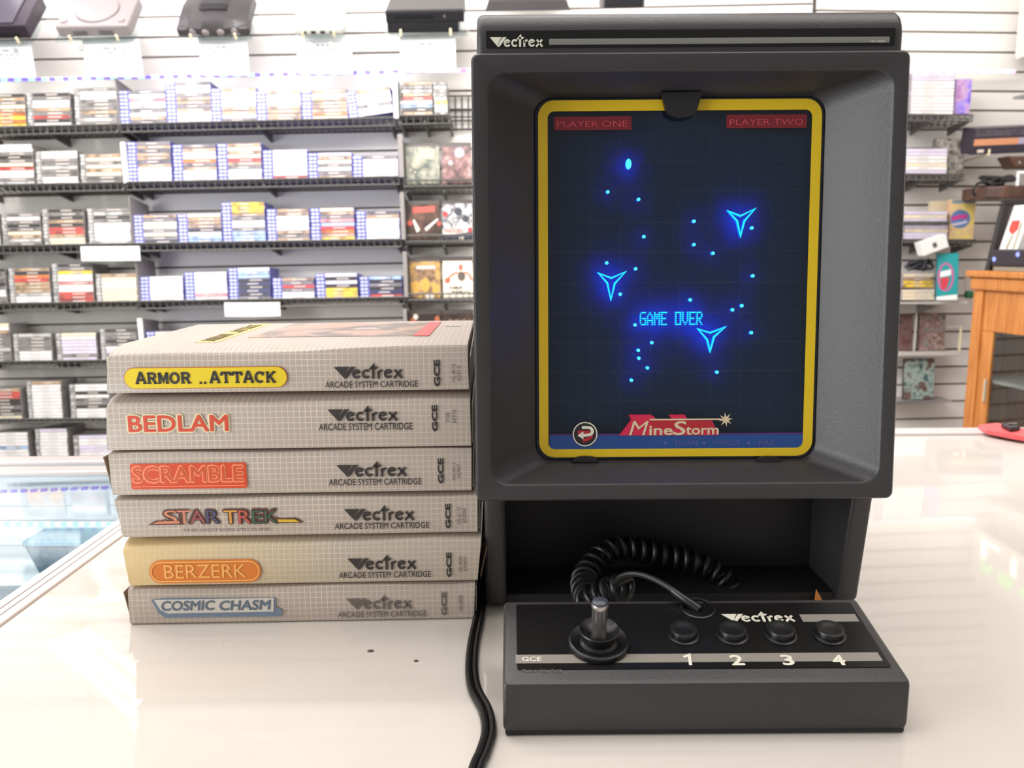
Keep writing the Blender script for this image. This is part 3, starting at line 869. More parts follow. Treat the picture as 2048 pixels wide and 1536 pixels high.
CY, CR, CO = mat('carton_yellow', (226, 196, 32), .45), mat('carton_red', (206, 70, 44), .45), mat('carton_orange_red', (204, 74, 30), .45)
CPALE, CEDGE = mat('carton_pale_yellow', (226, 208, 170), .5), mat('carton_rust', (190, 96, 30), .5)
# bottom: pale blue lettering
bx, pl, M = carton('bottom game box of the stack, grey grid print and pale blue title', (260, 1255), (948, 1242), 0.0003, (255, 1180), (950, 1167), .0268, tilt_end=(.003, 0))
side_print(bx, pl, 694, 824, 1187, 1219, 676, 853, 1222, 1234, 883, 894, 1183, 1231, [('HS-4050', 917, 925, 1190, 1222)], INK2)
BLU, WHT = mat('carton_slate_blue', (112, 128, 148), .5), mat('carton_white', (206, 198, 190), .5)
mb = MB(); mb.poly(pl, [pl.uv(*q) for q in ((303, 1199), (330, 1196), (552, 1195), (552, 1213), (566, 1220), (562, 1232), (332, 1235), (318, 1226))], .0003); t = mb.build('title_block', BLU, bx)
mb = MB(); mb.poly(pl, [pl.uv(*q) for q in ((309, 1199), (548, 1195), (548, 1222), (336, 1226), (322, 1219))], .0006); mb.build('title_face', WHT, t)
mb = MB(); ptext(mb, pl, 'COSMIC', 324, 1200, 432, 1220, .0010, .03, .15); ptext(mb, pl, 'CHASM', 440, 1199, 544, 1219, .0010, .03, .15); mb.build('title_print', mat('carton_steel_ink', (96, 108, 124), .5), t)
# second: water-stained, orange pill
bx, pl, M = carton('water-stained game box with an orange capsule title, second from the bottom', (260, 1175), (955, 1163), .0270, (245, 1100), (962, 1078), .0586, stain=True, dy=-.001, tilt_end=(0, .004))
side_print(bx, pl, 696, 833, 1106, 1140, 678, 862, 1143, 1155, 893, 904, 1104, 1154, [('HS-4020', 917, 924, 1112, 1144), ('65901', 927, 933, 1114, 1142)], INK)
t = MB().poly(pl, pill(pl, 299, 523, 1119, 1165), .0003).build('title_capsule', mat('carton_orange', (212, 118, 40), .5), bx)
mb = MB(); mb.ribbon(pl, pill(pl, 303, 519, 1123, 1161)[:-1], .0008, .0006, closed=True); ptext(mb, pl, 'BERZERK', 330, 1128, 494, 1155, .0008, .0); mb.build('title_print', mat('carton_light_orange', (240, 172, 92), .5), t)
# third: striped multicolour lettering
bx, pl, M = carton('game box with multicoloured swooshing title, third from the bottom', (248, 1080), (955, 1068), .0590, (228, 1000), (955, 990), .0868, dy=.001)
side_print(bx, pl, 689, 829, 1010, 1042, 670, 858, 1045, 1057, 891, 902, 1007, 1057, [('HS-4110', 914, 922, 1014, 1048), ('65904', 925, 932, 1016, 1046)], INK)
BRN = mat('carton_brown', (92, 56, 48), .5)
mb = MB(); ptext(mb, pl, 'STAR', 326, 1017, 443, 1049, .0003, .07); ptext(mb, pl, 'TREK', 446, 1016, 560, 1048, .0003, .07)
mb.poly(pl, [pl.uv(*q) for q in ((296, 1050), (312, 1041), (368, 1039), (368, 1049))], .0003); mb.poly(pl, [pl.uv(*q) for q in ((546, 1032), (560, 1036), (592, 1035), (608, 1045), (552, 1046))], .0003); t = mb.build('title_print', BRN, bx)
for nm, rgb, s, x0, x1 in (('carton_salmon', (204, 128, 98), 'S', 330, 356), ('carton_salmon', (204, 128, 98), 'T', 356, 384), ('carton_brick', (150, 76, 76), 'A', 382, 412), ('carton_navy', (70, 74, 104), 'R', 414, 441), ('carton_ochre', (214, 150, 62), 'T', 449, 476), ('carton_rose', (188, 84, 74), 'R', 478, 503), ('carton_forest', (60, 84, 66), 'E', 505, 528), ('carton_forest', (60, 84, 66), 'K', 531, 557)):
    mb = MB(); ptext(mb, pl, s, x0, 1020, x1, 1046, .0008, .0); mb.build('title_letter', mat(nm, rgb, .5), t)
mb = MB(); mb.poly(pl, [pl.uv(*q) for q in ((306, 1047), (318, 1042), (360, 1041), (360, 1046))], .0008); mb.build('title_tail', mat('carton_salmon', (204, 128, 98), .5), t)
mb = MB(); mb.poly(pl, [pl.uv(*q) for q in ((556, 1038), (590, 1038), (600, 1043), (558, 1043))], .0008); mb.build('title_tail', mat('carton_gold', (216, 176, 44), .5), t)
mb = MB(); ptext(mb, pl, 'THE MOTION PICTURE', 365, 1056, 541, 1062, .0004); mb.build('subtitle_line', INKS, bx)
# fourth: red block
bx, pl, M = carton('game box with a solid red block title, third from the top', (225, 993), (943, 985), .0873, (216, 908), (943, 897), .1166, tilt_end=(.004, 0))
side_print(bx, pl, 674, 814, 921, 954, 658, 843, 957, 970, 876, 888, 916, 967, [('HS-4111', 904, 911, 926, 960), ('65907', 914, 920, 928, 956)], INK)
a, b, c, d = prect(pl, 262, 926, 494, 977); t = MB().poly(pl, rrect(a, b, c, d, .0012, 3), .0003).build('title_block', mat('carton_block_red', (206, 66, 26), .45), bx)
mb = MB(); ptext(mb, pl, 'SCRAMBLE', 265, 929, 490, 966, .0006, .06); mb.ribbon(pl, [pl.uv(268, 973), pl.uv(491, 970)], .0005, .0006); lt = mb.build('title_outline', mat('carton_coral', (242, 140, 100), .45), t)
mb = MB(); ptext(mb, pl, 'SCRAMBLE', 268, 932, 487, 963, .0009, .0); mb.build('title_print', CO, t)
# fifth: red lettering
bx, pl, M = carton('game box with plain red outlined lettering, second from the top', (213, 905), (942, 893), .1168, (213, 810), (940, 800), .1525, dy=-.001)
side_print(bx, pl, 656, 796, 809, 843, 638, 825, 846, 860, 864, 876, 809, 863, [('3108', 891, 899, 825, 845), ('65916', 904, 912, 819, 846)], INK)
mb = MB(); ptext(mb, pl, 'BEDLAM', 255, 827, 461, 866, .0003, .085); t = mb.build('title_outline', CPALE, bx)
mb = MB(); ptext(mb, pl, 'BEDLAM', 258, 830, 458, 863, .0006, .018); mb.build('title_print', CR, t)
# top: yellow capsule
bx, pl, M = carton('topmost game box of the stack, yellow capsule title and cover picture upward', (213, 790), (938, 782), .1530, (215, 712), (935, 690), .1822)
side_print(bx, pl, 669, 806, 726, 758, 651, 836, 762, 775, 868, 881, 719, 773, [('HS-4010', 903, 910, 728, 764), ('65915', 914, 921, 732, 762)], INK)
t = MB().poly(pl, pill(pl, 250, 574, 735, 775, .0004), .0003).build('title_capsule', CEDGE, bx)
MB().poly(pl, pill(pl, 250, 574, 735, 775), .0006).build('capsule_face', CY, t)
mb = MB(); a, b, c, d = prect(pl, 272, 744, 554, 766); slab_text(mb, pl, 'ARMOR .. ATTACK', a, c, b - a, d - c, .0010, .23); mb.build('title_print', INK, t)
TPZ = .18225
TP = Plane((0, 0, TPZ), M.to_3x3() @ Vector((1, 0, 0)), M.to_3x3() @ Vector((0, 1, 0)))
L0 = M @ Vector((0, 0, 0))


def tp(fx, fy): q = M @ Vector((fx, fy, 0)); return ((q - TP.o).dot(TP.U), (q - TP.o).dot(TP.V))


mb = MB(); mb.poly(TP, [tp(.048, .024), tp(.062, .024), tp(.062, .158), tp(.048, .158)], 0); st = mb.build('cover_strip', mat('carton_soft_yellow', (226, 204, 128), .5), bx)
VP = Plane(M @ Vector((.0605, .03, TPZ - M.translation.z)), M.to_3x3() @ Vector((0, 1, 0)), M.to_3x3() @ Vector((-1, 0, 0)))
mb = MB(); slab_text(mb, VP, 'ARMOR .. ATTACK', 0, .002, .115, .009, .0004, .2); mb.build('strip_lettering', mat('carton_olive_ink', (126, 110, 62), .5), st)
mb = MB(); mb.poly(TP, [tp(.074, .052), tp(.196, .052), tp(.190, .156), tp(.082, .156)], 0)
art = mb.build('cover_picture', art_mat('cover_art', [(214, 150, 128), (196, 160, 140), (132, 118, 108), (120, 110, 102), (206, 184, 164)], 26, 3.3), bx)
mb = MB(); mb.poly(TP, [tp(.186, .050), tp(.197, .050), tp(.199, .158), tp(.190, .158)], .0003); mb.build('cover_stripe', mat('carton_pink_red', (216, 92, 92), .5), art)
mb = MB(); wordmark(mb, TP, *tp(.204, .120), .012, .0001); mb.build('cover_print', INK2, bx)

# ================================================================== shop shelving behind
WIRE = mat('hazy_wire', (92, 90, 87), 0.45, 0.1)  # black wire lightened to grey, the veiling glare put into its colour
GREYP = mat('grey_divider', (142, 136, 134), 0.5)
BLUE_P = mat('blue_case_plastic', (98, 100, 170), 0.3)
GREY_P = mat('grey_case_plastic', (138, 134, 132), 0.3)
DARK_P = mat('dark_case_plastic', (46, 42, 42), 0.3)
PALE_P = mat('pale_case_plastic', (172, 162, 178), 0.35)
LOGO_P = mat('case_mark_white', (206, 208, 234), 0.4)
PAL = {'w': ('white', (232, 228, 226)), 'c': ('cream', (234, 218, 186)), 'k': ('black', (58, 52, 52)), 'g': ('grey', (128, 122, 120)), 'n': ('navy', (58, 60, 92)),
       'b': ('sky', (164, 190, 226)), 'r': ('red', (196, 74, 66)), 'p': ('pink', (232, 150, 150)), 'o': ('orange', (228, 120, 56)), 'y': ('yellow', (240, 200, 60)),
       't': ('tan', (176, 148, 118)), 'l': ('lilac', (214, 204, 224)), 'e': ('silver', (190, 188, 186))}
CL, CT_, CD = .1715, .0139, .128
SLAB_BACK = R(4.0)
MESHES = {}


def case_mesh(kind, key):
    """one boxed game lying flat: shell plastic, spine card, maker's mark, printed title"""
    if (kind, key) in MESHES: return MESHES[(kind, key)]
    shell = {'blue': BLUE_P, 'grey': GREY_P, 'dark': DARK_P, 'pale': PALE_P}[kind]
    nm, rgb = PAL[key]
    card = spine_mat('spine_' + nm.replace(' ', '_'), rgb, amount=0.12 if key in 'wcl' else 0.6)
    pale = key in 'wclye'
    mb = MB(); mb.box(-CL / 2, CL / 2, 0, CD, 0, CT_, .0011, 1)
    f = {'blue': .235, 'grey': .15, 'dark': .04, 'pale': .2}[kind]
    fp = Plane((0, 0, 0), (1, 0, 0), (0, 0, 1))
    mb.mi = 1; x0 = -CL / 2 + CL * f
    mb.poly(fp, [(x0, .0011), (CL / 2 - .002, .0011), (CL / 2 - .002, CT_ - .0011), (x0, CT_ - .0011)], .0001, .0004)
    mb.mi = 2
    if kind in ('blue', 'pale'):
        for a, b in ((.03, .10), (.125, .19)):
            mb.poly(fp, [(-CL / 2 + CL * a, .0032), (-CL / 2 + CL * b, .0032), (-CL / 2 + CL * b, .0106), (-CL / 2 + CL * a, .0106)], .0001, .0004)
    else:
        mb.poly(fp, [(-CL / 2 + .003, .0014), (-CL / 2 + .018, .0014), (-CL / 2 + .018, CT_ - .0014), (-CL / 2 + .003, CT_ - .0014)], .0001, .0004)
    mb.mi = 3
    rng = random.Random(kind + key); a = .42 + rng.random() * .12; b = a + .2 + rng.random() * .15
    mb.poly(fp, [(-CL / 2 + CL * a, .0050), (-CL / 2 + CL * b, .0050), (-CL / 2 + CL * b, .0090), (-CL / 2 + CL * a, .0090)], .0006, .0002)
    me = mb.mesh(kind + '_game_case', [shell, card, LOGO_P if kind == 'blue' else (GREY_P if kind == 'pale' else spine_mat('spine_silver', PAL['e'][1], amount=.3)), mat('title_soft_dark', (196, 190, 188), .5) if pale else mat('title_soft_light', (206, 198, 190), .5)])
    MESHES[(kind, key)] = me
    return me


ORD = ['bottom', 'second up', 'third up', 'fourth up', 'fifth up', 'sixth up', 'seventh up', 'eighth up', 'ninth up', 'tenth up', 'eleventh up', 'twelfth up', 'thirteenth up', 'fourteenth up']
NTH = ['first', 'second', 'third', 'fourth', 'fifth', 'sixth']
DS = 3.27
SHELFW = {'A': 'top', 'B': 'second', 'C': 'third', 'D': 'fourth', 'E': 'fifth', 'F': 'sixth', 'G': 'lowest'}
ROWS = {'A': (255.5, 236.0), 'B': (371, 354), 'C': (492.5, 479), 'D': (608, 594.5), 'E': (724, 712), 'F': (839, 831), 'G': (926, 920)}


def rowy(r, x): a, b = ROWS[r]; return a + (b - a) * x / 800.0


def stack(kind, r, x0, x1, ytop, colors, where, skew=0.0, yoff=0.0, name=None, D=DS, tilt=WT):
    xc = (x0 + x1) / 2; yb = rowy(r, xc) + yoff if r in ROWS else yoff
    p = on_y(xc, yb, D)
    M = Matrix.Translation(p) @ Matrix.Rotation(-tilt - skew, 4, 'Y') @ Matrix.Rotation(-SLAB_BACK, 4, 'X')
    n = max(1, min(14, round((yb - ytop) / (CT_ * F / (D - .03)))))
    if len(colors) > n: colors = colors[:n]
    while len(colors) < n: colors = colors + colors[-1]
    rng = random.Random(int(x0 * 7 + ytop))
    W = (x1 - x0 - 1.5) * (D - .03) / F
    sx = W / CL
    for k in range(n):
        key = colors[n - 1 - k]                              # strings run from top to bottom
        o = bpy.data.objects.new(name or (kind + '_game_case'), case_mesh(kind, key)); COL.objects.link(o)
        o.matrix_world = M @ Matrix.Translation((rng.uniform(-.0012, .0012), rng.uniform(-.0015, .0015), k * (CT_ + .00015))) @ Matrix.Diagonal((sx, 1, 1, 1))
        pos = 'top' if k == n - 1 else ORD[k]
        tag(o, f'game case with {PAL[key][0]} spine, {pos} in {where}', 'game case', f'{kind} game cases on the wall shelves')


BLUE = {'A': [(240, 334, 182, 'gwplegwtgtt'), (335, 424, 172, 'gwwgttgtwwww'), (425, 514, 178, 'twwwwttwgtt'), (515, 603, 185, 'twwcttttct'), (605, 696, 186, 'tcttttocgtt'), (698, 787, 182, 'tcwwgwwwwt')],
        'B': [(257, 345, 286, 'gtgttgtwwww'), (348, 435, 290, 'gtwcogtwwww'), (437, 525, 290, 'tctcrtgwwww'), (527, 616, 305, 'lwwwwwwro'), (617, 705, 307, 'ltcgwgtott'), (706, 797, 312, 'gwwwwwww')],
        'C': [(268, 357, 433, 'tgccgcgkww'), (357, 445, 426, 'ctttkwbbto'), (446, 533, 404, 'yyytgwwgbbbw'), (535, 621, 418, 'ttwwwwtgttt'), (622, 711, 420, 'ctgpbrotykp'), (713, 801, 420, 'gtwwwwwwww')],
        'D': [(280, 369, 552, 'wwwwwwwwww'), (370, 457, 548, 'wwwwwwpwgr'), (458, 543, 535, 'wbbknknkggkg'), (545, 631, 557, 'tgrgwwwwr'), (632, 717, 545, 'wkwkyyyy'), (719, 806, 550, 'bkgknrtw')],
        'E': [(293, 378, 660, 'cwwlglwgg'), (380, 465, 656, 'wltgwwwtg')]}
for r, L in BLUE.items():
    for i, (x0, x1, yt, cs) in enumerate(L):
        stack('blue', r, x0, x1, yt, cs, f'{NTH[i]} blue stack past the divider, {SHELFW[r]} shelf', skew=R(7.0) if (r, i) == ('A', 5) else 0, yoff=-7 if (r, i) == ('A', 5) else 0)
GREY = {'A': [(-38, 53, 190, 'ktgctoyoyt'), (57, 143, 192, 'kgwwtgrkw'), (152, 236, 177, 'gwwgggtgege')],
        'B': [(-18, 70, 294, 'wwgkgcrwwge'), (74, 158, 305, 'wwggeggww'), (163, 246, 312, 'tcgctcgg')],
        'C': [(-84, 2, 430, 'ggkgegww'), (6, 85, 428, 'gwgkgcteg'), (88, 172, 419, 'kgktkrrtcc'), (178, 264, 417, 'gekgwwlwwe')],
        'D': [(-66, 16, 540, 'kgggkgwwg'), (20, 104, 537, 'tkorttteww'), (107, 190, 527, 'kgywwpwwrrr'), (193, 277, 546, 'tcwwcccc')],
        'E': [(-60, 25, 650, 'cwtggggegg'), (28, 107, 664, 'eggggwwwe'), (113, 197, 667, 'cwllllgl'), (202, 279, 660, 'kggkgwlgw')],
        'F': [(-36, 47, 773, 'trrkkgkgc'), (56, 128, 763, 'twwwwwwwww'), (141, 224, 764, 'wwkwggkww')],
        'G': [(-20, 62, 865, 'wwwwbww'), (72, 140, 853, 'lwwwwwwwwb'), (147, 230, 868, 'lwwllwll')]}
for r, L in GREY.items():
    for i, (x0, x1, yt, cs) in enumerate(L):
        stack('grey', r, x0, x1, yt, cs, f'{NTH[len(L) - 1 - i]} grey stack from the divider, {SHELFW[r]} shelf')


def wire_shelf(label, x0, x1, r=None, yl=None, lip=.028, depth=.175, D=DS, tilt=WT, back=3.448, name='wire_shelf', brk=.03, deck=-.0052):
    ya, yb = (rowy(r, x0), rowy(r, x1)) if r else yl
    a = on_y(x0, ya, D - .004); b = on_y(x1, yb, D - .004)
    root = thing(name, label, 'shelf', (a + b) / 2)
    n = max(4, int((b.x - a.x) / .026)); dn = Vector((0, 1, 0)) * math.cos(SLAB_BACK) + Vector((0, 0, -1)) * math.sin(SLAB_BACK)
    off = Vector((0, 0, deck)); dv = dn * ((back - D) / math.cos(SLAB_BACK))
    mb = MB()
    for i in range(n + 1):
        p = a.lerp(b, i / n) + off; mb.tube([p, p + dv], .0022, 4)
    for f in (.02, .35, .68, .98): mb.tube([a + off + dv * f + Vector((0, 0, -.0035)), b + off + dv * f + Vector((0, 0, -.0035))], .0026, 4)
    mb.build('wire_deck', WIRE, root)
    mb = MB(); up = Vector((0, 0, 1)); fw = Vector((0, -.005, 0))
    mb.tube([a + fw + up * .0015, b + fw + up * .0015], .0042, 6); mb.tube([a + fw - up * lip, b + fw - up * lip], .0036, 6)
    for i in range(n + 1):
        p = a.lerp(b, i / n) + fw; mb.tube([p, p - up * lip], .0021, 4)
    mb.build('front_lip', WIRE, root)
    for f in ((.02, .5, .98) if brk > .005 else ()):
        p = a.lerp(b, f) + off + Vector((0, 0, -.008))
        mb = MB(); e = p + dv
        mb.prism([Vector((p.x - .004, p.y + .01, p.z)), Vector((p.x - .004, e.y, e.z)), Vector((p.x - .004, e.y, e.z - brk)), Vector((p.x - .004, p.y + .01, p.z - .010))],
                 [Vector((p.x + .004, p.y + .01, p.z)), Vector((p.x + .004, e.y, e.z)), Vector((p.x + .004, e.y, e.z - brk)), Vector((p.x + .004, p.y + .01, p.z - .010))])
        mb.build('bracket', WIRE, root)
    return root


DIVX = {'A': 240, 'B': 252, 'C': 266, 'D': 279, 'E': 286}
ENDX = {'A': 792, 'B': 801, 'C': 805, 'D': 811}
for r in 'ABCDE':
    wire_shelf(f'black wire shelf under the grey cases, {SHELFW[r]} row of the wall', -60, DIVX[r] - 3, r)
    wire_shelf(f'black wire shelf under the blue cases, {SHELFW[r]} row of the wall', DIVX[r] + 2, (ENDX.get(r) or 812) - 3, r)
for r in 'FG': wire_shelf(f'black wire shelf under the grey cases, {SHELFW[r]} row of the wall', -60, 300, r, lip=.012)


def divider(x, r, ytop, label, m, wpx=0, D=DS, depth=.17):
    yb = rowy(r, x); p = on_y(x, yb, D - .012); q = on_y(x, ytop, D - .012); h = q.z - p.z
    M = Matrix.Translation(p) @ Matrix.Rotation(-WT, 4, 'Y')
    wd = max(.004, wpx * (D - .012) / F)
    mb = MB(); mb.box(-wd / 2, wd / 2, 0, .012 if wpx else .004, -.0005, h, .0008, 1)
    root = thing('shelf_divider', label, 'divider', M=M)
    mb.build('front_edge', m, root, M=M)
    mb = MB(); mb.prism([Vector((-.0018, y, z)) for y, z in ((.004 if not wpx else .0121, -.0005), (depth, -.012), (depth, h * .86), (.004 if not wpx else .0121, h - .0005))], [Vector((.0018, y, z)) for y, z in ((.004 if not wpx else .0121, -.0005), (depth, -.012), (depth, h * .86), (.004 if not wpx else .0121, h - .0005))])
    mb.build('side_plate', GREYP, root, M=M)


WHITEP = mat('white_plastic', (244, 242, 240), .4)
for r, x, yt, m, wpx in (('A', 238.5, 156, GREYP, 0), ('B', 252, 284, WHITEP, 9), ('C', 266, 393, GREYP, 0), ('D', 278.5, 512, GREYP, 0), ('E', 286, 637, WHITEP, 9)):
    divider(x, r, yt, f'{"white" if m is WHITEP else "grey"} upright divider between grey and blue cases, {SHELFW[r]} row', m, wpx)
for r, x, yt, m, wpx in (('A', 792.5, 146, WHITEP, 9), ('B', 803, 268, GREYP, 10), ('C', 807, 384, GREYP, 8), ('D', 812.5, 503, GREYP, 8), ('E', 813, 618, GREYP, 7)):
    divider(x, r, yt, f'{"white" if m is WHITEP else "grey"} end panel after the blue cases, {SHELFW[r]} row', m, wpx)

# price labels on the shelf lips
for x0, y0, x1, y1, lb in ((163, 493, 281, 522, 'white curved price label on the third shelf lip, below the grey cases'), (450, 605, 561, 633, 'white curved price label on the fourth shelf lip, below the blue cases')):
    D = DS - .022; a = on_y(x0, y1, D); b = on_y(x1, y1, D); h = on_y(x0, y0, D).z - a.z; w = b.x - a.x
    M = Matrix.Translation(a); root = thing('price_label', lb, 'label', M=M)
    mb = MB(); ring0 = []; N = 12
    pts = [(w * i / N, -.012 * math.sin(math.pi * i / N)) for i in range(N + 1)]
    r0 = [Vector((x, y, 0)) for x, y in pts]; r1 = [Vector((x, y, h)) for x, y in pts]
    th = Vector((0, .0015, 0))
    for i in range(N):
        mb.prism([r0[i], r0[i + 1], r0[i + 1] + th, r0[i] + th], [r1[i], r1[i + 1], r1[i + 1] + th, r1[i] + th])
    mb.build('card', WHITEP, root, M=M)
    mb = MB()
    for j, (f0, f1) in enumerate(((.28, .74), (.34, .66))):
        z = h * (.56 - .24 * j)
        for i in range(N):
            fa = i / N
            if f0 <= fa < f1:
                p, q = pts[i], pts[i + 1]
                mb._new([Vector((p[0], p[1] - .0006, z)), Vector((q[0] - w * .01, q[1] - .0006, z)), Vector((q[0] - w * .01, q[1] - .0006, z + .005)), Vector((p[0], p[1] - .0006, z + .005))], [(0, 1, 2, 3)])
    mb.build('faint_print', mat('faint_grey_print', (198, 196, 200), .6), root, M=M)

# ------------------------------------------------------------------ face-out games beside the console
stack('dark', 'x', 800, 866, 171, 'tgetrwbkt', 'dark stack on the end wire tray', yoff=231, name='dark_game_case')
stack('grey', 'x', 868, 895, 168, 'geggeycwg', 'narrow stack on the end wire tray', yoff=231, name='narrow_game_case')
wire_shelf('black wire tray holding dark cases beside the screen console', 798, 900, yl=(233, 231), lip=.03)


def wire_grid(label, x0, y0, x1, y1, D, nx, zs):
    a = on_y(x0, y1, D); b = on_y(x1, y0, D); root = thing('wire_grid', label, 'wire grid', a)
    mb = MB()
    for i in range(nx + 1):
        x = a.x + (b.x - a.x) * i / nx; mb.tube([(x, D, a.z), (x, D, b.z)], .0028, 4)
    mb.build('uprights', WIRE, root)
    mb = MB()
    for f in zs: mb.tube([(a.x, D - .004, a.z + (b.z - a.z) * f), (b.x, D - .004, a.z + (b.z - a.z) * f)], .0034, 4)
    mb.build('cross_wires', WIRE, root)


wire_grid('black wire grid panel on the wall at the end of the top row', 899, 190, 975, 259, 3.432, 6, (0.0, .25, .36, .58, .97))

COVERS = [('B', 812, 881, 284, 371, 'grey-green game case with white figures standing face out, second row', [(60, 66, 62), (112, 116, 104), (150, 148, 130), (176, 170, 150)], 1),
          ('B', 884, 944, 284, 370, 'plum brown game case standing face out beside the grey-green one', [(52, 34, 36), (98, 66, 66), (138, 98, 94), (176, 150, 146)], 2),
          ('C', 817, 882, 400, 481, 'dark brown game case with red heading and crossed silver blades', [(38, 28, 26), (70, 50, 42), (88, 62, 50), (110, 80, 62)], 3),
          ('C', 885, 946, 399, 480, 'white and navy game case with a red badge standing face out, third row', [(230, 226, 220), (224, 220, 216), (80, 80, 92), (228, 224, 220)], 4),
          ('D', 820, 883, 515, 598, 'tan game case with a crowded yellow picture, standing face out', [(110, 84, 66), (150, 120, 94), (198, 158, 86), (180, 150, 122)], 5),
          ('D', 886, 947, 514, 597, 'cream game case with a red sportsman picture, standing face out', [(236, 226, 204), (238, 228, 208), (236, 224, 200), (234, 222, 200)], 6),
          ('E', 818, 884, 621, 702, 'dark game case with small orange lamps, partly behind the box stack', [(32, 26, 26), (60, 46, 42), (46, 36, 34), (84, 66, 58)], 7),
          ('E', 886, 948, 620, 701, 'dark brown game case with pale spaced capitals, fifth row', [(46, 36, 34), (66, 52, 46), (58, 46, 42), (76, 60, 52)], 8)]
for r, x0, x1, y0, y1, lb, cols, k in COVERS:
    D = 3.30; a = on_y(x0, y1, D); b = on_y(x1, y1, D); h = on_y(x0, y0, D).z - a.z; w = b.x - a.x
    M = Matrix.Translation(a) @ Matrix.Rotation(-WT, 4, 'Y') @ Matrix.Rotation(-R(6), 4, 'X')
    root = thing('boxed_game', lb, 'game case', group='face-out game cases beside the console', M=M)
    MB().box(0, w, 0, .014, 0, h, .0015, 1).build('shell', DARK_P, root, M=M)
    fp = Plane(M @ Vector((0, 0, 0)), M.to_3x3() @ Vector((1, 0, 0)), M.to_3x3() @ Vector((0, 0, 1)))
    MB().poly(fp, [(.002, .002), (w - .002, .002), (w - .002, h - .002), (.002, h - .002)], .0001, .0003).build('cover', art_mat(f'cover_print_{k}', cols, 28, k * 3.1), root)
    top = MB().poly(fp, [(.002, h - .016), (w - .002, h - .016), (w - .002, h - .002), (.002, h - .002)], .0004, .0002).build('header', mat('cover_header_dark', (74, 66, 62), .4), root)
    P = lambda x, y: ((x - x0) / (x1 - x0) * w, (y1 - y) / (y1 - y0) * h)
    d = MB(); wm = 'cover_white'; col = (226, 216, 206)
    if k == 1:
        d.poly(fp, [P(*q) for q in ((838, 296), (870, 298), (868, 318), (842, 316))], .0006); d.disc(fp, *P(822, 339), .004, .0006); d.disc(fp, *P(831, 344), .004, .0006); wm, col = 'cover_sand', (196, 184, 150)
    elif k == 2:
        d.disc(fp, *P(920, 305), .020, .0006); d.disc(fp, *P(902, 325), .010, .0006); wm, col = 'cover_dusk', (176, 160, 168)
    elif k == 3:
        d.poly(fp, [P(*q) for q in ((826, 440), (830, 438), (841, 460), (834, 466))], .0006); d.poly(fp, [P(*q) for q in ((878, 440), (876, 437), (850, 457), (853, 463))], .0006); wm, col = 'cover_blade', (212, 206, 198)
        t2 = MB(); t2.poly(fp, [P(*q) for q in ((826, 414), (872, 412), (871, 424), (827, 426))], .0006); t2.disc(fp, *P(821, 446), .011, .0006); t2.disc(fp, *P(879, 448), .009, .0006); t2.build('red_heading', mat('cover_heading_red', (196, 84, 68), .4), root)
    elif k == 4:
        d.poly(fp, [P(*q) for q in ((887, 458), (944, 455), (944, 463), (888, 470))], .0006); d.disc(fp, *P(923, 477), .010, .0006, ry=.006)
        t2 = MB(); t2.poly(fp, [P(*q) for q in ((886, 471), (945, 464), (945, 479), (886, 479))], .0005); t2.disc(fp, *P(918, 423), .016, .0005); t2.disc(fp, *P(932, 438), .014, .0005); t2.build('navy_shape', mat('cover_navy', (58, 58, 72), .4), root)
        t2 = MB(); t2.disc(fp, *P(892, 428), .011, .0006); t2.poly(fp, [P(*q) for q in ((936, 456), (944, 455), (944, 465), (936, 466))], .0007); t2.build('red_badge', mat('cover_badge_red', (178, 62, 62), .4), root)
        t2 = MB(); u, v = P(889, 466); text(t2, fp, 'MADDEN', u, v, P(927, 466)[0] - u, .017, .0009, .05); t2.build('heading', mat('cover_wine', (150, 84, 84), .4), root)
    elif k == 5:
        d.poly(fp, [P(*q) for q in ((852, 590), (867, 590), (867, 598), (852, 598))], .0006); d.poly(fp, [P(*q) for q in ((834, 532), (872, 532), (872, 538), (834, 538))], .0006)
        t2 = MB()
        for q in ((832, 575, .026), (852, 570, .028), (872, 580, .022)): t2.disc(fp, *P(q[0], q[1]), q[2] * .6, .0005, ry=q[2])
        t2.build('yellow_shape', mat('cover_mustard', (206, 158, 74), .4), root)
    elif k == 6:
        t2 = MB()
        t2.disc(fp, *P(923, 535), .009, .0006, ry=.013); t2.disc(fp, *P(896, 561), .012, .0006); t2.ribbon(fp, [P(918, 545), P(906, 549), P(896, 558)], .008, .0005); t2.ribbon(fp, [P(930, 545), P(940, 550), P(944, 562)], .008, .0005)
        t2.build('red_figure', mat('cover_skin_red', (204, 96, 80), .4), root)
        t2 = MB(); t2.disc(fp, *P(924, 553), .016, .0006, ry=.020); t2.build('dark_jersey', mat('cover_jersey', (96, 84, 78), .4), root)
        t2 = MB(); u, v = P(900, 579); text(t2, fp, 'NBA', u, v, .054, .012, .0009, .05); u, v = P(901, 589); text(t2, fp, 'ZERO', u, v, .078, .014, .0009, .05); t2.build('heading', mat('cover_ink', (52, 46, 44), .4), root)
        d.disc(fp, *P(920, 575), .014, .0005)
    elif k == 7:
        d.disc(fp, *P(833, 634), .010, .0007, ry=.011)
        t2 = MB(); t2.disc(fp, *P(828, 642), .013, .0006); t2.disc(fp, *P(876, 640), .009, .0006, ry=.014); t2.build('orange_shape', mat('cover_amber', (178, 96, 62), .4), root)
    else:
        u, v = P(900, 647); text(d, fp, 'P O O L', u, v, P(947, 647)[0] - u - .004, .016, .0007, .0); wm, col = 'cover_copper', (190, 150, 126)
    parts_ = []
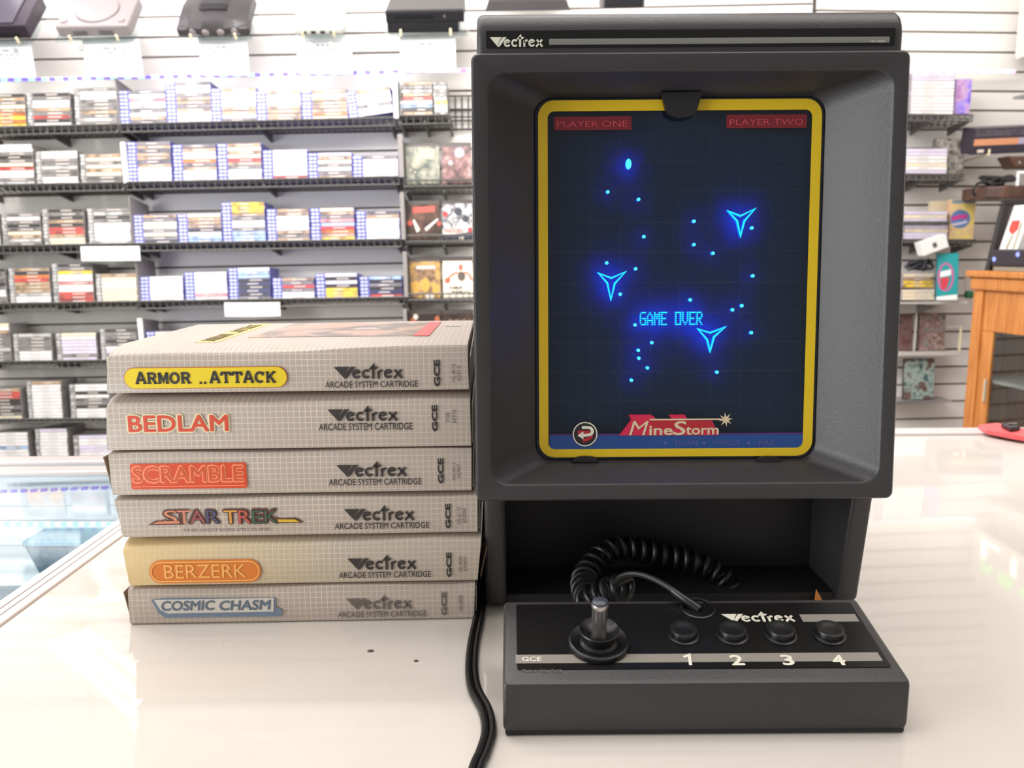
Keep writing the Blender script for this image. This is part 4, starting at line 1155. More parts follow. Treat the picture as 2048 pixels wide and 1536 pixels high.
    while len(d.bm.verts):
        seed = {d.bm.verts[:][0]}; todo = list(seed)
        while todo:
            for e in todo.pop().link_edges:
                for v_ in e.verts:
                    if v_ not in seed: seed.add(v_); todo.append(v_)
        one = MB(); idx = {v_: one.bm.verts.new(v_.co) for v_ in seed}
        for f_ in {f_ for v_ in seed for f_ in v_.link_faces}: one.bm.faces.new([idx[v_] for v_ in f_.verts])
        bmesh.ops.delete(d.bm, geom=list(seed), context='VERTS')
        if k == 8:
            parts_.append(one); continue
        one.build('cover_shape', mat(wm, col, .4), root)
    if k == 8:
        d = MB(); text(d, fp, 'P O O L', u, v, P(947, 647)[0] - u - .004, .016, .0007, .0); d.build('heading', mat(wm, col, .4), root)
for r in 'BCDE':
    y = {'B': 371, 'C': 481, 'D': 598, 'E': 702}[r]
    wire_shelf(f'black wire shelf with tall front wires under face-out cases, {SHELFW[r]} row', 808, 965, yl=(y - 9, y - 11), lip=.022 if r != 'E' else .02, D=3.285, deck=-.028)

# ------------------------------------------------------------------ games consoles displayed along the top
STEEL = mat('hook_steel', (150, 148, 144), .35, .6); PEG = mat('cream_peg', (236, 222, 186), .4); ACR = glass_mat('acrylic', (240, 246, 246), 1.3)
TILT = R(47)
PAPER = mat('white_paper', (246, 244, 246), .7); FAINT = mat('faint_type', (128, 125, 132), .7)


def shown(xl, xr, yf, label, cat='games console', name='display_console', tilt=TILT, D=3.17):
    """frame whose x axis runs along the front bottom edge, y goes back and up the slanted stand, z out of the top"""
    p = on_y((xl + xr) / 2, yf, D); w = (xr - xl) * (D - .1) / F
    M = Matrix.Translation(p) @ Matrix.Rotation(-R(.6), 4, 'Y') @ Matrix.Rotation(tilt, 4, 'X')
    return thing(name, label, cat, M=M), M, w


def stand(xl, xr, M, w, label, d=.2):
    root = thing('console_stand', label, 'display stand', M=M)
    MB().box(-w * .55, w * .55, -.0225, d, -.0055, -.0015, .001, 1).build('clear_plate', ACR, root, M=M)
    for s in (-.32, .32):
        MB().box(w * s - .004, w * s + .004, -.0225, -.0145, -.0055, .020, .002, 1).build('front_peg', PEG, root, M=M)
    p = M.translation
    for s in (-.22, .22):
        mb = MB(); x = p.x * 1.075 + w * s
        xc = p.x + w * s; mb.box(xc - .007, xc + .007, 3.170, 3.180, p.z - .046, p.z - .030, .002, 1)
        mb.build('hook_clip', STEEL, root); mb = MB()
        mb.prism([Vector((x - .006, 3.452, p.z + .13)), Vector((x - .006, 3.452, p.z + .09)), Vector((x - .006, 3.31, p.z + .115)), Vector((x - .006, 3.31, p.z + .13))],
                 [Vector((x + .006, 3.452, p.z + .13)), Vector((x + .006, 3.452, p.z + .09)), Vector((x + .006, 3.31, p.z + .115)), Vector((x + .006, 3.31, p.z + .13))])
        mb.build('wall_hook', STEEL, root)


def sheet(x0, x1, y0, y1, label, D=3.235, lines=6):
    a = on_y(x0, y1, D); b = on_y(x1, y1, D); h = on_y(x0, y0, D).z - a.z; w = b.x - a.x
    root = thing('price_sheet', label, 'paper sheet', a, group='price sheets hanging under the displayed consoles')
    fp = Plane(a, (1, 0, -.012), (0, -.12, 1))
    MB().poly(fp, [(0, 0), (w, 0), (w, h), (0, h)], 0, .001).build('paper', PAPER, root)
    mb = MB(); rng = random.Random(x0)
    for j in range(lines):
        v = h * (.72 - .115 * j); ww = w * (.28 if j == 0 else rng.uniform(.45, .8)); u = w / 2 - ww / 2; x = u
        while x < u + ww:
            l = rng.uniform(.010, .028); l = min(l, u + ww - x); mb.poly(fp, [(x, v), (x + l, v), (x + l, v + .0055), (x, v + .0055)], .0012, .0001); x += l + .006
    mb.build('faint_type', FAINT, root)


GRAPH, DKG = mat('graphite_plastic', (64, 60, 62), .4), mat('console_black', (26, 26, 30), .35)
SGREY, SGREY2 = mat('console_grey', (140, 132, 132), .45), mat('console_mid_grey', (100, 95, 97), .45)
IVORY, IVORY2 = mat('console_ivory', (240, 236, 226), .4), mat('console_pale_grey', (206, 206, 198), .4)

# dark console, cut by the edge of the picture
t, M, w = shown(-62, 62, 79, 'black and plum games console at the near end of the top row')
MB().box(-w / 2, w / 2, 0, .20, 0, .055, .006).build('body', mat('plum_black_plastic', (44, 34, 46), .4), t, M=M)
MB().box(-w / 2 + .012, w * .30, .012, .18, .0552, .060, .003).build('top_plate', mat('smoky_plastic', (74, 70, 82), .3), t, M=M)
MB().box(-w / 2 + .03, w / 2 - .03, -.002, .0005, .008, .03, .001).build('front_slot', DKG, t, M=M)
stand(-62, 62, M, w, 'clear slanted stand holding the black and plum console')
# grey console with a round lid
t, M, w = shown(121, 263, 74, 'light grey games console with a round disc lid on the top row')
MB().box(-w / 2, w / 2, 0, .185, 0, .045, .007).build('body', SGREY, t, M=M)
Mt = M @ Matrix.Translation((.0, .098, .0450))
MB().lathe([(.0, .0), (.076, 0), (.077, .003), (.074, .006), (.03, .0075), (0, .008)], Mt, 48).build('disc_lid', SGREY, t, smooth=True)
mb = MB(); pl = Plane(Mt @ Vector((0, 0, .0005)), M.to_3x3() @ Vector((1, 0, 0)), M.to_3x3() @ Vector((0, 1, 0))); mb.ribbon(pl, arc(0, 0, .0785, .0785, -150, 40, 30), .0018, 0, .001); mb.build('lid_seam', SGREY2, t)
for x in (-.075, .02):
    MB().box(x, x + .052, -.003, .001, .010, .030, .002).build('controller_port', SGREY2, t, M=M)
for x in (-.105, .105): MB().lathe([(0, .006), (.012, .005), (.012, 0)], M @ Matrix.Translation((x, .03, .0450)), 20).build('round_button', SGREY, t)
stand(121, 263, M, w, 'clear slanted stand holding the light grey console')
# graphite console with four ports
t, M, w = shown(362, 497, 71, 'dark graphite games console with four front sockets on the top row')
mb = MB(); N = 16; rows = []
for i in range(N + 1):
    x = -w / 2 + w * i / N; c = math.cos((i / N - .5) * math.pi)
    y0 = .012 - .018 * c; zt = .040 + .018 * c
    rows.append([mb.bm.verts.new(M @ Vector(q)) for q in ((x, y0, .004), (x, y0 - .002, .030), (x, y0 + .016, zt), (x, .12, zt + .006), (x, .185, zt - .004), (x, .19, .004))])
for a, b in zip(rows, rows[1:]):
    for k in range(6): mb.bm.faces.new((a[k], b[k], b[(k + 1) % 6], a[(k + 1) % 6]))
mb.bm.faces.new(rows[0][::-1]); mb.bm.faces.new(rows[-1]); mb.build('body', GRAPH, t, smooth=True)
for x in (-w * .44, w * .44): MB().box(x - .022, x + .022, -.006, .05, .0, .034, .010, 3).build('corner_foot', GRAPH, t, M=M)
for x in (-.075, -.027, .027, .075): MB().lathe([(0, .004), (.010, .004), (.013, .002), (.014, 0)], M @ Matrix.Translation((x, -.005 if abs(x) < .05 else .002, .016)) @ Matrix.Rotation(R(90), 4, 'X'), 20).build('controller_port', SGREY, t, smooth=True)
MB().box(-.058, .058, .128, .142, .0635, .067, .003).build('badge_bar', SGREY2, t, M=M)
MB().box(-.05, .05, .06, .10, .064, .0665, .003).build('cartridge_flap', DKG, t, M=M)
stand(362, 497, M, w, 'clear slanted stand holding the graphite console')
# ivory console
t, M, w = shown(592, 686, 66, 'ivory white games console with round lid and four small sockets')
MB().box(-w / 2, w / 2, 0, .188, 0, .040, .008).build('body', IVORY, t, M=M)
Mt = M @ Matrix.Translation((0, .105, .0400)); MB().lathe([(0, 0), (.074, 0), (.074, .004), (.07, .007), (.02, .010), (0, .0105)], Mt, 40).build('disc_lid', IVORY, t, smooth=True)
mb = MB(); mb.box(-w / 2 - .003, w / 2 + .003, -.012, .012, .0, .026, .006); mb.build('front_panel', IVORY2, t, M=M)
for i in range(4): MB().box(-.062 + i * .034, -.044 + i * .034, -.0135, -.011, .006, .016, .001).build('controller_port', DKG if i < 3 else SGREY2, t, M=M)
mb = MB(); mb.box(-.006, .006, .014, .026, .0402, .0425, .001); mb.build('power_mark', mat('pale_orange_mark', (220, 190, 160), .4), t, M=M)
stand(592, 686, M, w, 'clear slanted stand holding the ivory white console')
# black stepped console
t, M, w = shown(777, 928, 66, 'black stepped games console nearest the screen console on the top row', tilt=R(30))
MB().box(-w / 2, w / 2 - .022, .004, .17, 0, .035, .003).build('lower_body', DKG, t, M=M)
MB().box(-w / 2 - .002, w / 2, 0, .175, .0352, .078, .004).build('upper_body', DKG, t, M=M)
MB().box(-w / 2 + .002, w / 2 - .004, .004, .170, .0782, .0800, .0008).build('top_plate', GRAPH, t, M=M)
MB().box(-w / 2 + .03, w / 2 - .11, -.0015, .001, .050, .066, .001).build('disc_tray', mat('tray_black', (20, 20, 24), .25), t, M=M)
MB().box(w / 2 - .075, w / 2 - .068, -.0015, .001, .052, .062, .001).build('small_badge', SGREY2, t, M=M)
stand(777, 928, M, w, 'clear slanted stand holding the black stepped console')
# two cut by the top edge
t, M, w = shown(972, 1138, 22, 'dark grey wedge console cut by the photo top above the screen console', tilt=R(40))
mb = MB(); mb.prism([M @ Vector(q) for q in ((-w / 2, 0, 0), (w / 2, 0, 0), (w / 2 - .012, .012, .03), (-w / 2 + .012, .012, .03))], [M @ Vector(q) for q in ((-w / 2 + .03, .19, 0), (w / 2 - .03, .19, 0), (w / 2 - .04, .19, .05), (-w / 2 + .04, .19, .05))]); mb.build('body', GRAPH, t)
MB().box(-.06, .06, .05, .12, .036, .046, .003).build('lid', DKG, t, M=M)
t, M, w = shown(1206, 1288, 16, 'small black console with pale side caps, by the photo top edge', tilt=R(20))
MB().box(-w / 2 + .006, w / 2 - .006, 0, .14, 0, .045, .006).build('body', DKG, t, M=M)
for s in (-1, 1): MB().box(s * (w / 2 - .003) - .003, s * (w / 2 - .003) + .003, -.002, .14, -.002, .05, .002).build('side_cap', SGREY2, t, M=M)

for x0, x1, y0, y1, lb in ((-40, 72, 84, 154, 'white price sheet hanging under the black and plum console'), (174, 287, 78, 153, 'white price sheet hanging under the light grey console'), (404, 500, 76, 150, 'white price sheet hanging under the graphite console'),
                           (597, 706, 72, 147, 'white price sheet hanging under the ivory console'), (802, 912, 70, 144, 'white price sheet hanging under the black stepped console')):
    sheet(x0, x1, y0, y1, lb)


def wallcol(f, i):
    if f > .86: return E_MAG if i % 2 else E_PNK
    return E_PUR if i % 2 else E_CYA


led_strip('led_strip', 'long strip of purple and cyan lights above the top shelf row', [on_y(-25, 161, 3.30), on_y(962, 140, 3.30)], wallcol, 72, .0075)
led_strip('led_strip', 'strip of bright white lights on the wall behind the stacked white cases', [on_y(1800, 143, 3.40), on_y(2030, 143, 3.44)], lambda f, i: E_PNK if i % 2 else E_WHI, 20, .0085)

# ------------------------------------------------------------------ shelves beyond the console on the other side
D2 = 3.32
stack('pale', 'x', 1800, 1906, 150, 'llwwwwwwwww', 'tall pale stack under the bright lights', yoff=229, name='pale_game_case', D=D2, tilt=R(-.6))
stack('pale', 'x', 1790, 1893, 297, 'llwwcwl', 'short pale stack, second shelf down', yoff=348, name='pale_game_case', D=D2, tilt=R(-.6))
stack('pale', 'x', 1786, 1896, 451, 'lcll', 'lower pale stack by yellow box', yoff=479, name='pale_game_case', D=D2, tilt=R(-.6))
stack('pale', 'x', 1786, 1895, 420, 'lcl', 'upper pale stack by yellow box', yoff=444, name='pale_game_case', D=D2, tilt=R(-.6))
stack('pale', 'x', 1790, 1868, 545, 'cty', 'upper cream pile beside the teal box', yoff=575, name='cream_game_book', D=D2, tilt=0)
stack('pale', 'x', 1786, 1869, 578, 'ccc', 'lower cream pile beside the teal box', yoff=600, name='cream_game_book', D=D2, tilt=0)
wire_shelf('black wire shelf under the tall pale stack beside the screen console', 1780, 1944, yl=(230, 232), lip=.02, tilt=0, D=D2 - .01, back=3.47)
wire_shelf('black wire shelf under the short pale stack, second down', 1776, 1926, yl=(349, 350), lip=.02, tilt=0, D=D2 - .01, back=3.47)
wire_shelf('thin black wire shelf under the yellow picture box', 1770, 1950, yl=(480, 481), lip=.009, tilt=0, D=D2 - .01, back=3.47)
wire_shelf('thin black wire shelf between the two pale stacks', 1770, 1898, yl=(445, 445), lip=.004, tilt=0, D=D2 - .01, back=3.47, brk=.004, deck=-.003)


def upright_box(label, x0, x1, y0, y1, D, dep, m, name='picture_box', lean=0, side=None, cat='box', roll=0.0, turn=0.0):
    a = on_y(x0, y1, D); b = on_y(x1, y1, D); h = on_y(x0, y0, D).z - a.z; w = b.x - a.x
    M = Matrix.Translation(a) @ Matrix.Rotation(roll, 4, 'Y') @ Matrix.Rotation(turn, 4, 'Z') @ Matrix.Rotation(-lean, 4, 'X')
    root = thing(name, label, cat, M=M)
    MB().box(0, w, 0, dep, 0, h, .001, 1).build('carton', side or m, root, M=M)
    fp = Plane(M @ Vector((0, 0, 0)), M.to_3x3() @ Vector((1, 0, 0)), M.to_3x3() @ Vector((0, 0, 1)))
    if side is not None: MB().poly(fp, [(.001, .001), (w - .001, .001), (w - .001, h - .001), (.001, h - .001)], .0002, .0004).build('picture', m, root)
    return root, fp, w, h, (lambda x, y: ((x - x0) / (x1 - x0) * w, (y1 - y) / (y1 - y0) * h))


upright_box('violet box standing behind the tall pale stack', 1907, 1939, 158, 228, 3.345, .03, art_mat('violet_art', [(110, 84, 190), (150, 130, 225), (196, 160, 200), (170, 120, 180)], 22, 2.0), side=mat('violet_card', (130, 100, 190), .4))
upright_box('dark mottled box standing behind the short pale stack', 1868, 1925, 277, 349, 3.38, .03, art_mat('mottled_art', [(84, 80, 76), (112, 106, 100), (170, 164, 156), (96, 90, 84)], 30, 5.0), side=mat('dim_card', (110, 104, 98), .5))
bx_, fp, w, h, P = upright_box('yellow picture box with a blue and pink oval badge', 1897, 1946, 399, 479, 3.335, .035, art_mat('yellow_art', [(226, 196, 84), (222, 200, 120), (214, 180, 140), (206, 170, 90)], 16, 8.0), side=mat('pale_orange_card', (214, 176, 140), .45))
MB().disc(fp, *P(1917, 438), .040, .0008, ry=.036).build('oval_badge', mat('badge_blue', (84, 120, 170), .4), bx_)
mb = MB(); mb.ribbon(fp, [P(1900, 438), P(1912, 434), P(1930, 433)], .016, .0012); mb.build('badge_lettering', mat('badge_pink', (204, 60, 140), .4), bx_)
mb = MB(); mb.ribbon(fp, [P(1902, 449), P(1918, 447), P(1931, 443)], .010, .0012); mb.build('badge_band', mat('badge_lilac', (200, 196, 214), .4), bx_)
mb = MB(); mb.poly(fp, [P(*q) for q in ((1898, 400), (1945, 400), (1945, 407), (1898, 407))], .0006); mb.disc(fp, *P(1917, 403), .006, .0009); mb.build('header_band', mat('badge_steel', (120, 140, 150), .4), bx_)
upright_box('small cream box peeping out behind the upper pale stack', 1861, 1891, 402, 444, 3.40, .03, mat('cream_card', (216, 200, 170), .5), name='cream_box')
# teal box on white shelf
shelf = thing('plain_shelf', 'pale grey plain shelf holding the teal box and cream books', 'shelf', on_y(1860, 606, 3.3))
a = on_y(1770, 604, D2 - .03); b = on_y(1936, 598, D2 - .03)
mb = MB(); mb.prism([(a.x, D2 - .03, a.z - .008), (b.x, D2 - .03, a.z - .008), (b.x, D2 - .03, a.z - .001), (a.x, D2 - .03, a.z - .001)], [(a.x, 3.47, a.z - .020), (b.x, 3.47, a.z - .020), (b.x, 3.47, a.z - .013), (a.x, 3.47, a.z - .013)]); mb.build('board', mat('pale_shelf', (206, 202, 198), .4), shelf)
mb = MB(); mb.prism([(b.x - .12, 3.30, a.z - .0185), (b.x - .12, 3.46, a.z - .0225), (b.x - .12, 3.46, a.z - .06)], [(b.x - .11, 3.30, a.z - .0185), (b.x - .11, 3.46, a.z - .0225), (b.x - .11, 3.46, a.z - .06)]); mb.build('bracket', STEEL, shelf)
TEAL = mat('teal_card', (34, 152, 156), .4)
bx_, fp, w, h, P = upright_box('teal box with a pink ringed red and white badge', 1872, 1910, 508, 601, 3.29, .075, TEAL, name='teal_box', side=mat('deep_teal_card', (26, 120, 134), .4), roll=R(-3), turn=R(-24))
mb = MB(); mb.ribbon(fp, arc(w * .42, h * .50, w * .34, h * .29, 0, 360, 24)[:-1], .006, .0008, closed=True); mb.build('pink_ring', mat('ring_pink', (214, 80, 150), .4), bx_)
mb = MB(); mb.poly(fp, [(w * .16, h * .50), (w * .66, h * .54), (w * .66, h * .66), (w * .18, h * .62)], .0012); mb.build('white_patch', WHITEP, bx_)
mb = MB(); mb.poly(fp, [(w * .16, h * .48), (w * .60, h * .50), (w * .50, h * .28), (w * .26, h * .22)], .0012); mb.build('red_patch', mat('patch_red', (206, 60, 76), .4), bx_)
mb = MB(); mb.poly(fp, [(.001, .001), (w - .001, .001), (w - .001, h * .12), (.001, h * .08)], .0010); mb.build('white_base_band', WHITEP, bx_)
a = on_y(1872, 508, 3.29)
bx_, fp, w, h, P = upright_box('white box tilted on top of the teal box', 1848, 1900, 484, 512, 3.25, .05, WHITEP, name='white_box', roll=R(-20))
mb = MB(); mb.poly(fp, [(w * .42, h * .30), (w * .58, h * .30), (w * .58, h * .66), (w * .42, h * .66)], .0006); mb.build('printed_mark', SGREY2, bx_)
cl = thing('cable_bundle', 'dark tangled cable bundle on the cream books', 'cables', on_y(1845, 540, 3.36))
rng = random.Random(3); c0 = on_y(1846, 534, 3.345)
for j in range(3):
    pts = [c0 + Vector((rng.uniform(-.05, .05), rng.uniform(0, .045), rng.uniform(-.012, .03))) for _ in range(9)]
    MB().tube(spline(pts, 6), .0065, 6).build('cable', mat('dark_cable', (58, 58, 62), .5), cl, smooth=True)
gp = thing('green_pouch', 'small dark green pouch at the end of the pale shelf', 'pouch', on_y(1942, 597, 3.36))
p = on_y(1941, 597, 3.33); MB().box(p.x - .014, p.x + .018, 3.33, 3.36, p.z, p.z + .03, .008).build('body', mat('green_felt', (46, 104, 66), .7), gp)
p = on_y(1935, 585, 3.37); tg = thing('swing_tag', 'pale slanted card leaning beside the teal box', 'card', p)
mb = MB(); r0 = [on_y(*q, 3.37) for q in ((1929, 540), (1937, 546), (1951, 596), (1931, 597))]; mb.prism(r0, [v + Vector((0, .003, 0)) for v in r0]); mb.build('card', mat('pale_rose_card', (206, 192, 186), .6), tg)
# acrylic holder with two faces, lower single case
hd = thing('acrylic_holder', 'pale clear ledge holder under the face-out dim cases', 'holder', on_y(1860, 708, 3.36))
a = on_y(1770, 712, 3.36); b = on_y(1921, 705, 3.36)
MB().box(a.x, b.x, 3.36, 3.46, a.z, a.z + .006, .001, 1).build('ledge', mat('frosted_ledge', (200, 194, 188), .3), hd)
MB().box(a.x, b.x, 3.355, 3.36, a.z, a.z + .018, .001, 1).build('front_lip', mat('frosted_ledge', (200, 194, 188), .3), hd)
wp = on_y(1832, 640, 3.372); MB().box(wp.x - .003, wp.x + .003, 3.366, 3.376, a.z + .0185, wp.z + .03, .001, 1).build('upright', mat('frosted_ledge', (200, 194, 188), .3), hd)
wp = on_y(1922, 652, 3.372); MB().box(wp.x - .0035, wp.x + .0035, 3.366, 3.376, a.z + .0185, wp.z, .001, 1).build('upright', PEG, hd)
q = on_y(1893, 653, 3.372); MB().box(q.x, wp.x - .004, 3.366, 3.372, wp.z - .006, wp.z, .001, 1).build('cross_bar', mat('frosted_ledge', (200, 194, 188), .3), hd)
for x0, x1, y0, y1, cols, lb, sd in ((1836, 1889, 626, 703, [(70, 92, 88), (150, 140, 134), (118, 86, 80), (170, 150, 142), (96, 70, 62)], 'dim rose and green game case face out in the holder', 11.), (1776, 1823, 628, 704, [(96, 60, 60), (120, 96, 92), (70, 66, 68)], 'maroon game case at the hidden end of the holder', 12.)):
    upright_box(lb, x0, x1, y0, y1 - 2, 3.375, .014, art_mat('holder_art_%d' % int(sd), cols, 26, sd), name='boxed_game', side=DARK_P, lean=R(4), cat='game case')
upright_box('teal and brown game case face out low on the slat wall', 1806, 1867, 718, 799, 3.375, .014, art_mat('low_art', [(52, 78, 82), (160, 176, 168), (92, 70, 68), (134, 110, 104)], 20, 14.), name='boxed_game', side=DARK_P, lean=R(5), cat='game case')
lg = thing('wall_ledge', 'thin dim ledge under the lowest game case on the slat wall', 'ledge', on_y(1850, 802, 3.36))
a = on_y(1780, 803, 3.36); b = on_y(1908, 800, 3.36); MB().box(a.x, b.x, 3.36, 3.47, a.z - .004, a.z, .001, 1).build('board', mat('dim_ledge', (140, 136, 134), .4), lg)

# dark retail box and shelf at the edge
bx_, fp, w, h, P = upright_box('wide black-violet box with an orange stripe beside the pale stacks', 1942, 2060, 258, 310, 3.30, .09, mat('black_violet_card', (46, 38, 54), .35), name='striped_box', side=mat('black_violet_edge', (56, 50, 62), .35), roll=R(-2), lean=R(-12))
mb = MB(); mb.poly(fp, [P(*q) for q in ((1944, 279), (2060, 279), (2060, 292), (1944, 292))], .0008); st = mb.build('orange_stripe', mat('stripe_orange', (216, 150, 110), .4), bx_)
mb = MB(); mb.poly(fp, [P(*q) for q in ((2032, 279), (2060, 279), (2060, 292), (2032, 292))], .0012); mb.build('stripe_end', mat('stripe_lilac', (176, 166, 190), .4), st)
mb = MB(); mb.poly(fp, [P(*q) for q in ((1953, 300), (1966, 300), (1966, 306), (1953, 306))], .0012); mb.build('pale_sticker', mat('sticker_pale', (230, 214, 206), .4), bx_)
mb = MB(); mb.poly(fp, [P(*q) for q in ((1944, 261), (2055, 261), (2055, 274), (1944, 274))], .0008); mb.build('dim_band', art_mat('dim_band_art', [(48, 42, 50), (86, 80, 90), (60, 54, 64)], 30, 1.), bx_)
ps = thing('wall_hook', 'pale slat wall peg below the striped box', 'hook', on_y(1978, 306, 3.4))
p = on_y(1978, 309, 3.285); MB().tube([(p.x, 3.285, p.z + .02), (p.x, 3.285, p.z), (p.x, 3.47, p.z - .006)], .0045, 8).build('rod', PEG, ps)
sh = thing('glass_shelf', 'slanted grey glass shelf corner above the striped box', 'shelf', on_y(2040, 190, 3.3))
q = [on_y(2008, 199, 3.40), on_y(2075, 178, 3.40), on_y(2075, 200, 3.20), on_y(2012, 200, 3.39)]
mb = MB(); r0 = [(2.00, 3.40, q[0].z), (2.15, 3.40, q[0].z), (2.15, 3.12, q[0].z + .004), (2.06, 3.12, q[0].z + .004)]; mb.prism([Vector(v) for v in r0], [Vector(v) + Vector((0, 0, .010)) for v in r0]); mb.build('pane', mat('dusty_glass', (140, 142, 140), .2), sh)
MB().box(2.13, 2.158, 3.2, 3.23, q[0].z - .025, q[0].z + .0035, .002).build('bracket', STEEL, sh)

# ------------------------------------------------------------------ wooden cabinet and what stands on it
DC = 2.9
OAK = wood_mat('honey_oak', (176, 102, 40), (214, 142, 72)); OAKD = wood_mat('inner_oak', (120, 66, 26), (158, 96, 42), 4.0)
tl = on_y(1940, 541, DC); ztop = tl.z; xL = on_y(1946, 600, DC).x; CW = .62
MC = Matrix.Translation((xL, DC, 0)) @ Matrix.Rotation(R(-80), 4, 'Z')      # stands along the side wall


def cbox(nm, m, par, x0, x1, y0, y1, z0, z1, bev=.002, seg=2): return MB().box(x0, x1, y0, y1, z0, z1, bev, seg).build(nm, m, par, M=MC)


cab = thing('wooden_cabinet', 'honey oak cabinet with a glazed door in the shop corner', 'cabinet', M=MC @ Matrix.Translation((CW / 2, .16, -.95)))
cbox('top_board', OAK, cab, -.022, CW + .02, -.022, .34, ztop - .022, ztop, .005)
cbox('cornice', OAK, cab, -.011, CW + .01, -.011, .33, ztop - .068, ztop - .0222, .009, 3)
mb = MB(); mb.box(0, .016, .022, .32, -.95, ztop - .0685); mb.box(CW - .016, CW, .022, .32, -.95, ztop - .0685); mb.box(.0165, CW - .0165, .30, .32, -.95, ztop - .0685); mb.build('carcass', OAKD, cab, M=MC)
for x0 in (0, CW - .045): cbox('post', OAK, cab, x0, x0 + .045, 0, .021, -.95, ztop - .0685)
zr = on_y(2000, 664, 2.8).z
dr = cbox('door', OAK, cab, .046, CW - .046, .006, .020, zr, ztop - .0685, .003)
cbox('door_stile', OAK, dr, .046, .100, .006, .020, -.94, zr - .0005, .003)
cbox('glass_pane', GLASS, dr, .1005, CW - .046, .010, .014, -.94, zr - .0005, 0)
zh = on_y(1990, 782, 2.8).z
cbox('door_handle', mat('pale_handle', (214, 200, 176), .3, .4), dr, .088, .096, -.004, .0055, zh - .04, zh + .04, .002)
for z in (zr - .18, zr - .48): cbox('inner_shelf', mat('grey_inner_shelf', (150, 140, 134), .3), cab, .017, CW - .017, .025, .298, z, z + .012, .001)
pz = zr - .1678
MI = MC @ Matrix.Translation((.235, .12, pz))
il = thing('chrome_reel', 'chrome and black reel gleaming behind the cabinet glass', 'reel', M=MI)
MB().lathe([(0, 0), (.05, 0), (.05, .006), (.018, .01), (.018, .05), (.05, .054), (.05, .06), (0, .06)], MI, 24).build('spool', BLACK, il, smooth=True)
MB().lathe([(0, .0605), (.020, .0605), (.020, .080), (.012, .086), (0, .088)], MI, 16).build('knob', CHROME, il, smooth=True)
wb = thing('white_bracketed_box', 'white framed box standing inside the glazed cabinet', 'box', M=MC @ Matrix.Translation((.26, .12, zr - .4678)))
cbox('upright', PAPER, wb, .235, .262, .10, .12, zr - .4675, zr - .25, .002); cbox('foot', PAPER, wb, .200, .34, .095, .16, zr - .4675, zr - .45, .002)

# on the cabinet: lit black console, framed stand, red and white carton
kc = thing('black_console', 'black games console with blue lights on top of the oak cabinet', 'games console', M=MC @ Matrix.Translation((.25, .1, ztop)))
cbox('body', mat('violet_black', (34, 28, 40), .3), kc, .070, .42, .0, .22, ztop + .016, ztop + .072, .006)
cbox('plinth', mat('putty_grey', (150, 142, 126), .45), kc, .074, .41, .006, .21, ztop + .0003, ztop + .0155, .002)
for lx, lz in ((.083, .040), (.185, .056)):
    MB().lathe([(0, .003), (.006, .002), (.008, 0)], MC @ Matrix.Translation((lx, -.0005, ztop + lz)) @ Matrix.Rotation(R(90), 4, 'X'), 16).build('indicator_light', EL('indicator_blue', (150, 160, 255), 1.6), kc)
FRB = mat('frame_black', (36, 32, 36), .4)
hF = on_y(1985, 410, 2.85).z - ztop
fs = thing('framed_stand', 'slanted black display frame behind the lit console', 'display frame', M=MC @ Matrix.Translation((.02, .17, ztop)))
for y0, y1 in ((.030, .055), (.285, .31)):
    mb = MB(); x = (.006, .026)
    mb.prism([(x[0], y0, ztop + .0003), (x[0], y1, ztop + .0003), (x[0], y1 + .04, ztop + hF), (x[0], y0 + .04, ztop + hF)], [(x[1], y0, ztop + .0003), (x[1], y1, ztop + .0003), (x[1], y1 + .04, ztop + hF), (x[1], y0 + .04, ztop + hF)]); mb.build('side_rail', FRB, fs, M=MC)
cbox('top_rail', FRB, fs, .006, .026, .070, .35, ztop + hF + .0005, ztop + hF + .02, .003)
mb = MB(); x = (.012, .018)
mb.prism([(x[0], .0552, ztop + .0003), (x[0], .2848, ztop + .0003), (x[0], .3248, ztop + hF), (x[0], .0952, ztop + hF)], [(x[1], .0552, ztop + .0003), (x[1], .2848, ztop + .0003), (x[1], .3248, ztop + hF), (x[1], .0952, ztop + hF)]); mb.build('back_board', mat('frame_grey_back', (92, 86, 92), .5), fs, M=MC)
H_ = on_y(2010, 412, 2.8).z - (ztop + .0725); zb = ztop + .0725
rw = thing('tall_carton', 'tall white carton with a red tag shape standing on the black console', 'carton', M=MC @ Matrix.Translation((.16, .06, zb)))
w_, dx, cx0, cy0 = .080, .050, .078, .020
mb = MB(); mb.prism([(cx0, cy0, zb), (cx0 + w_, cy0, zb), (cx0 + w_ + dx, cy0, zb + H_), (cx0 + dx, cy0, zb + H_)], [(cx0, cy0 + .045, zb), (cx0 + w_, cy0 + .045, zb), (cx0 + w_ + dx, cy0 + .045, zb + H_), (cx0 + dx, cy0 + .045, zb + H_)], .001); mb.build('carton', WHITEP, rw, M=MC)
fpl = Plane(MC @ Vector((cx0, cy0, zb)), MC.to_3x3() @ Vector((1, 0, 0)), (0, 0, 1))


def Q(f, g): return (f * w_ + g * dx, g * H_)


mb = MB(); mb.poly(fpl, [Q(.18, .66), Q(.62, .66), Q(.66, .45), Q(.48, .34), Q(.30, .38), Q(.16, .46)], .0004); mb.build('red_tag', mat('tag_red', (214, 74, 62), .4), rw)
for q in ([Q(.34, .02), Q(.46, .02), Q(.52, .33), Q(.44, .33)], [Q(.74, .02), Q(.82, .02), Q(.78, .60), Q(.70, .60)]): MB().poly(fpl, q, .0004).build('olive_stripe', mat('stripe_olive', (150, 132, 80), .4), rw)
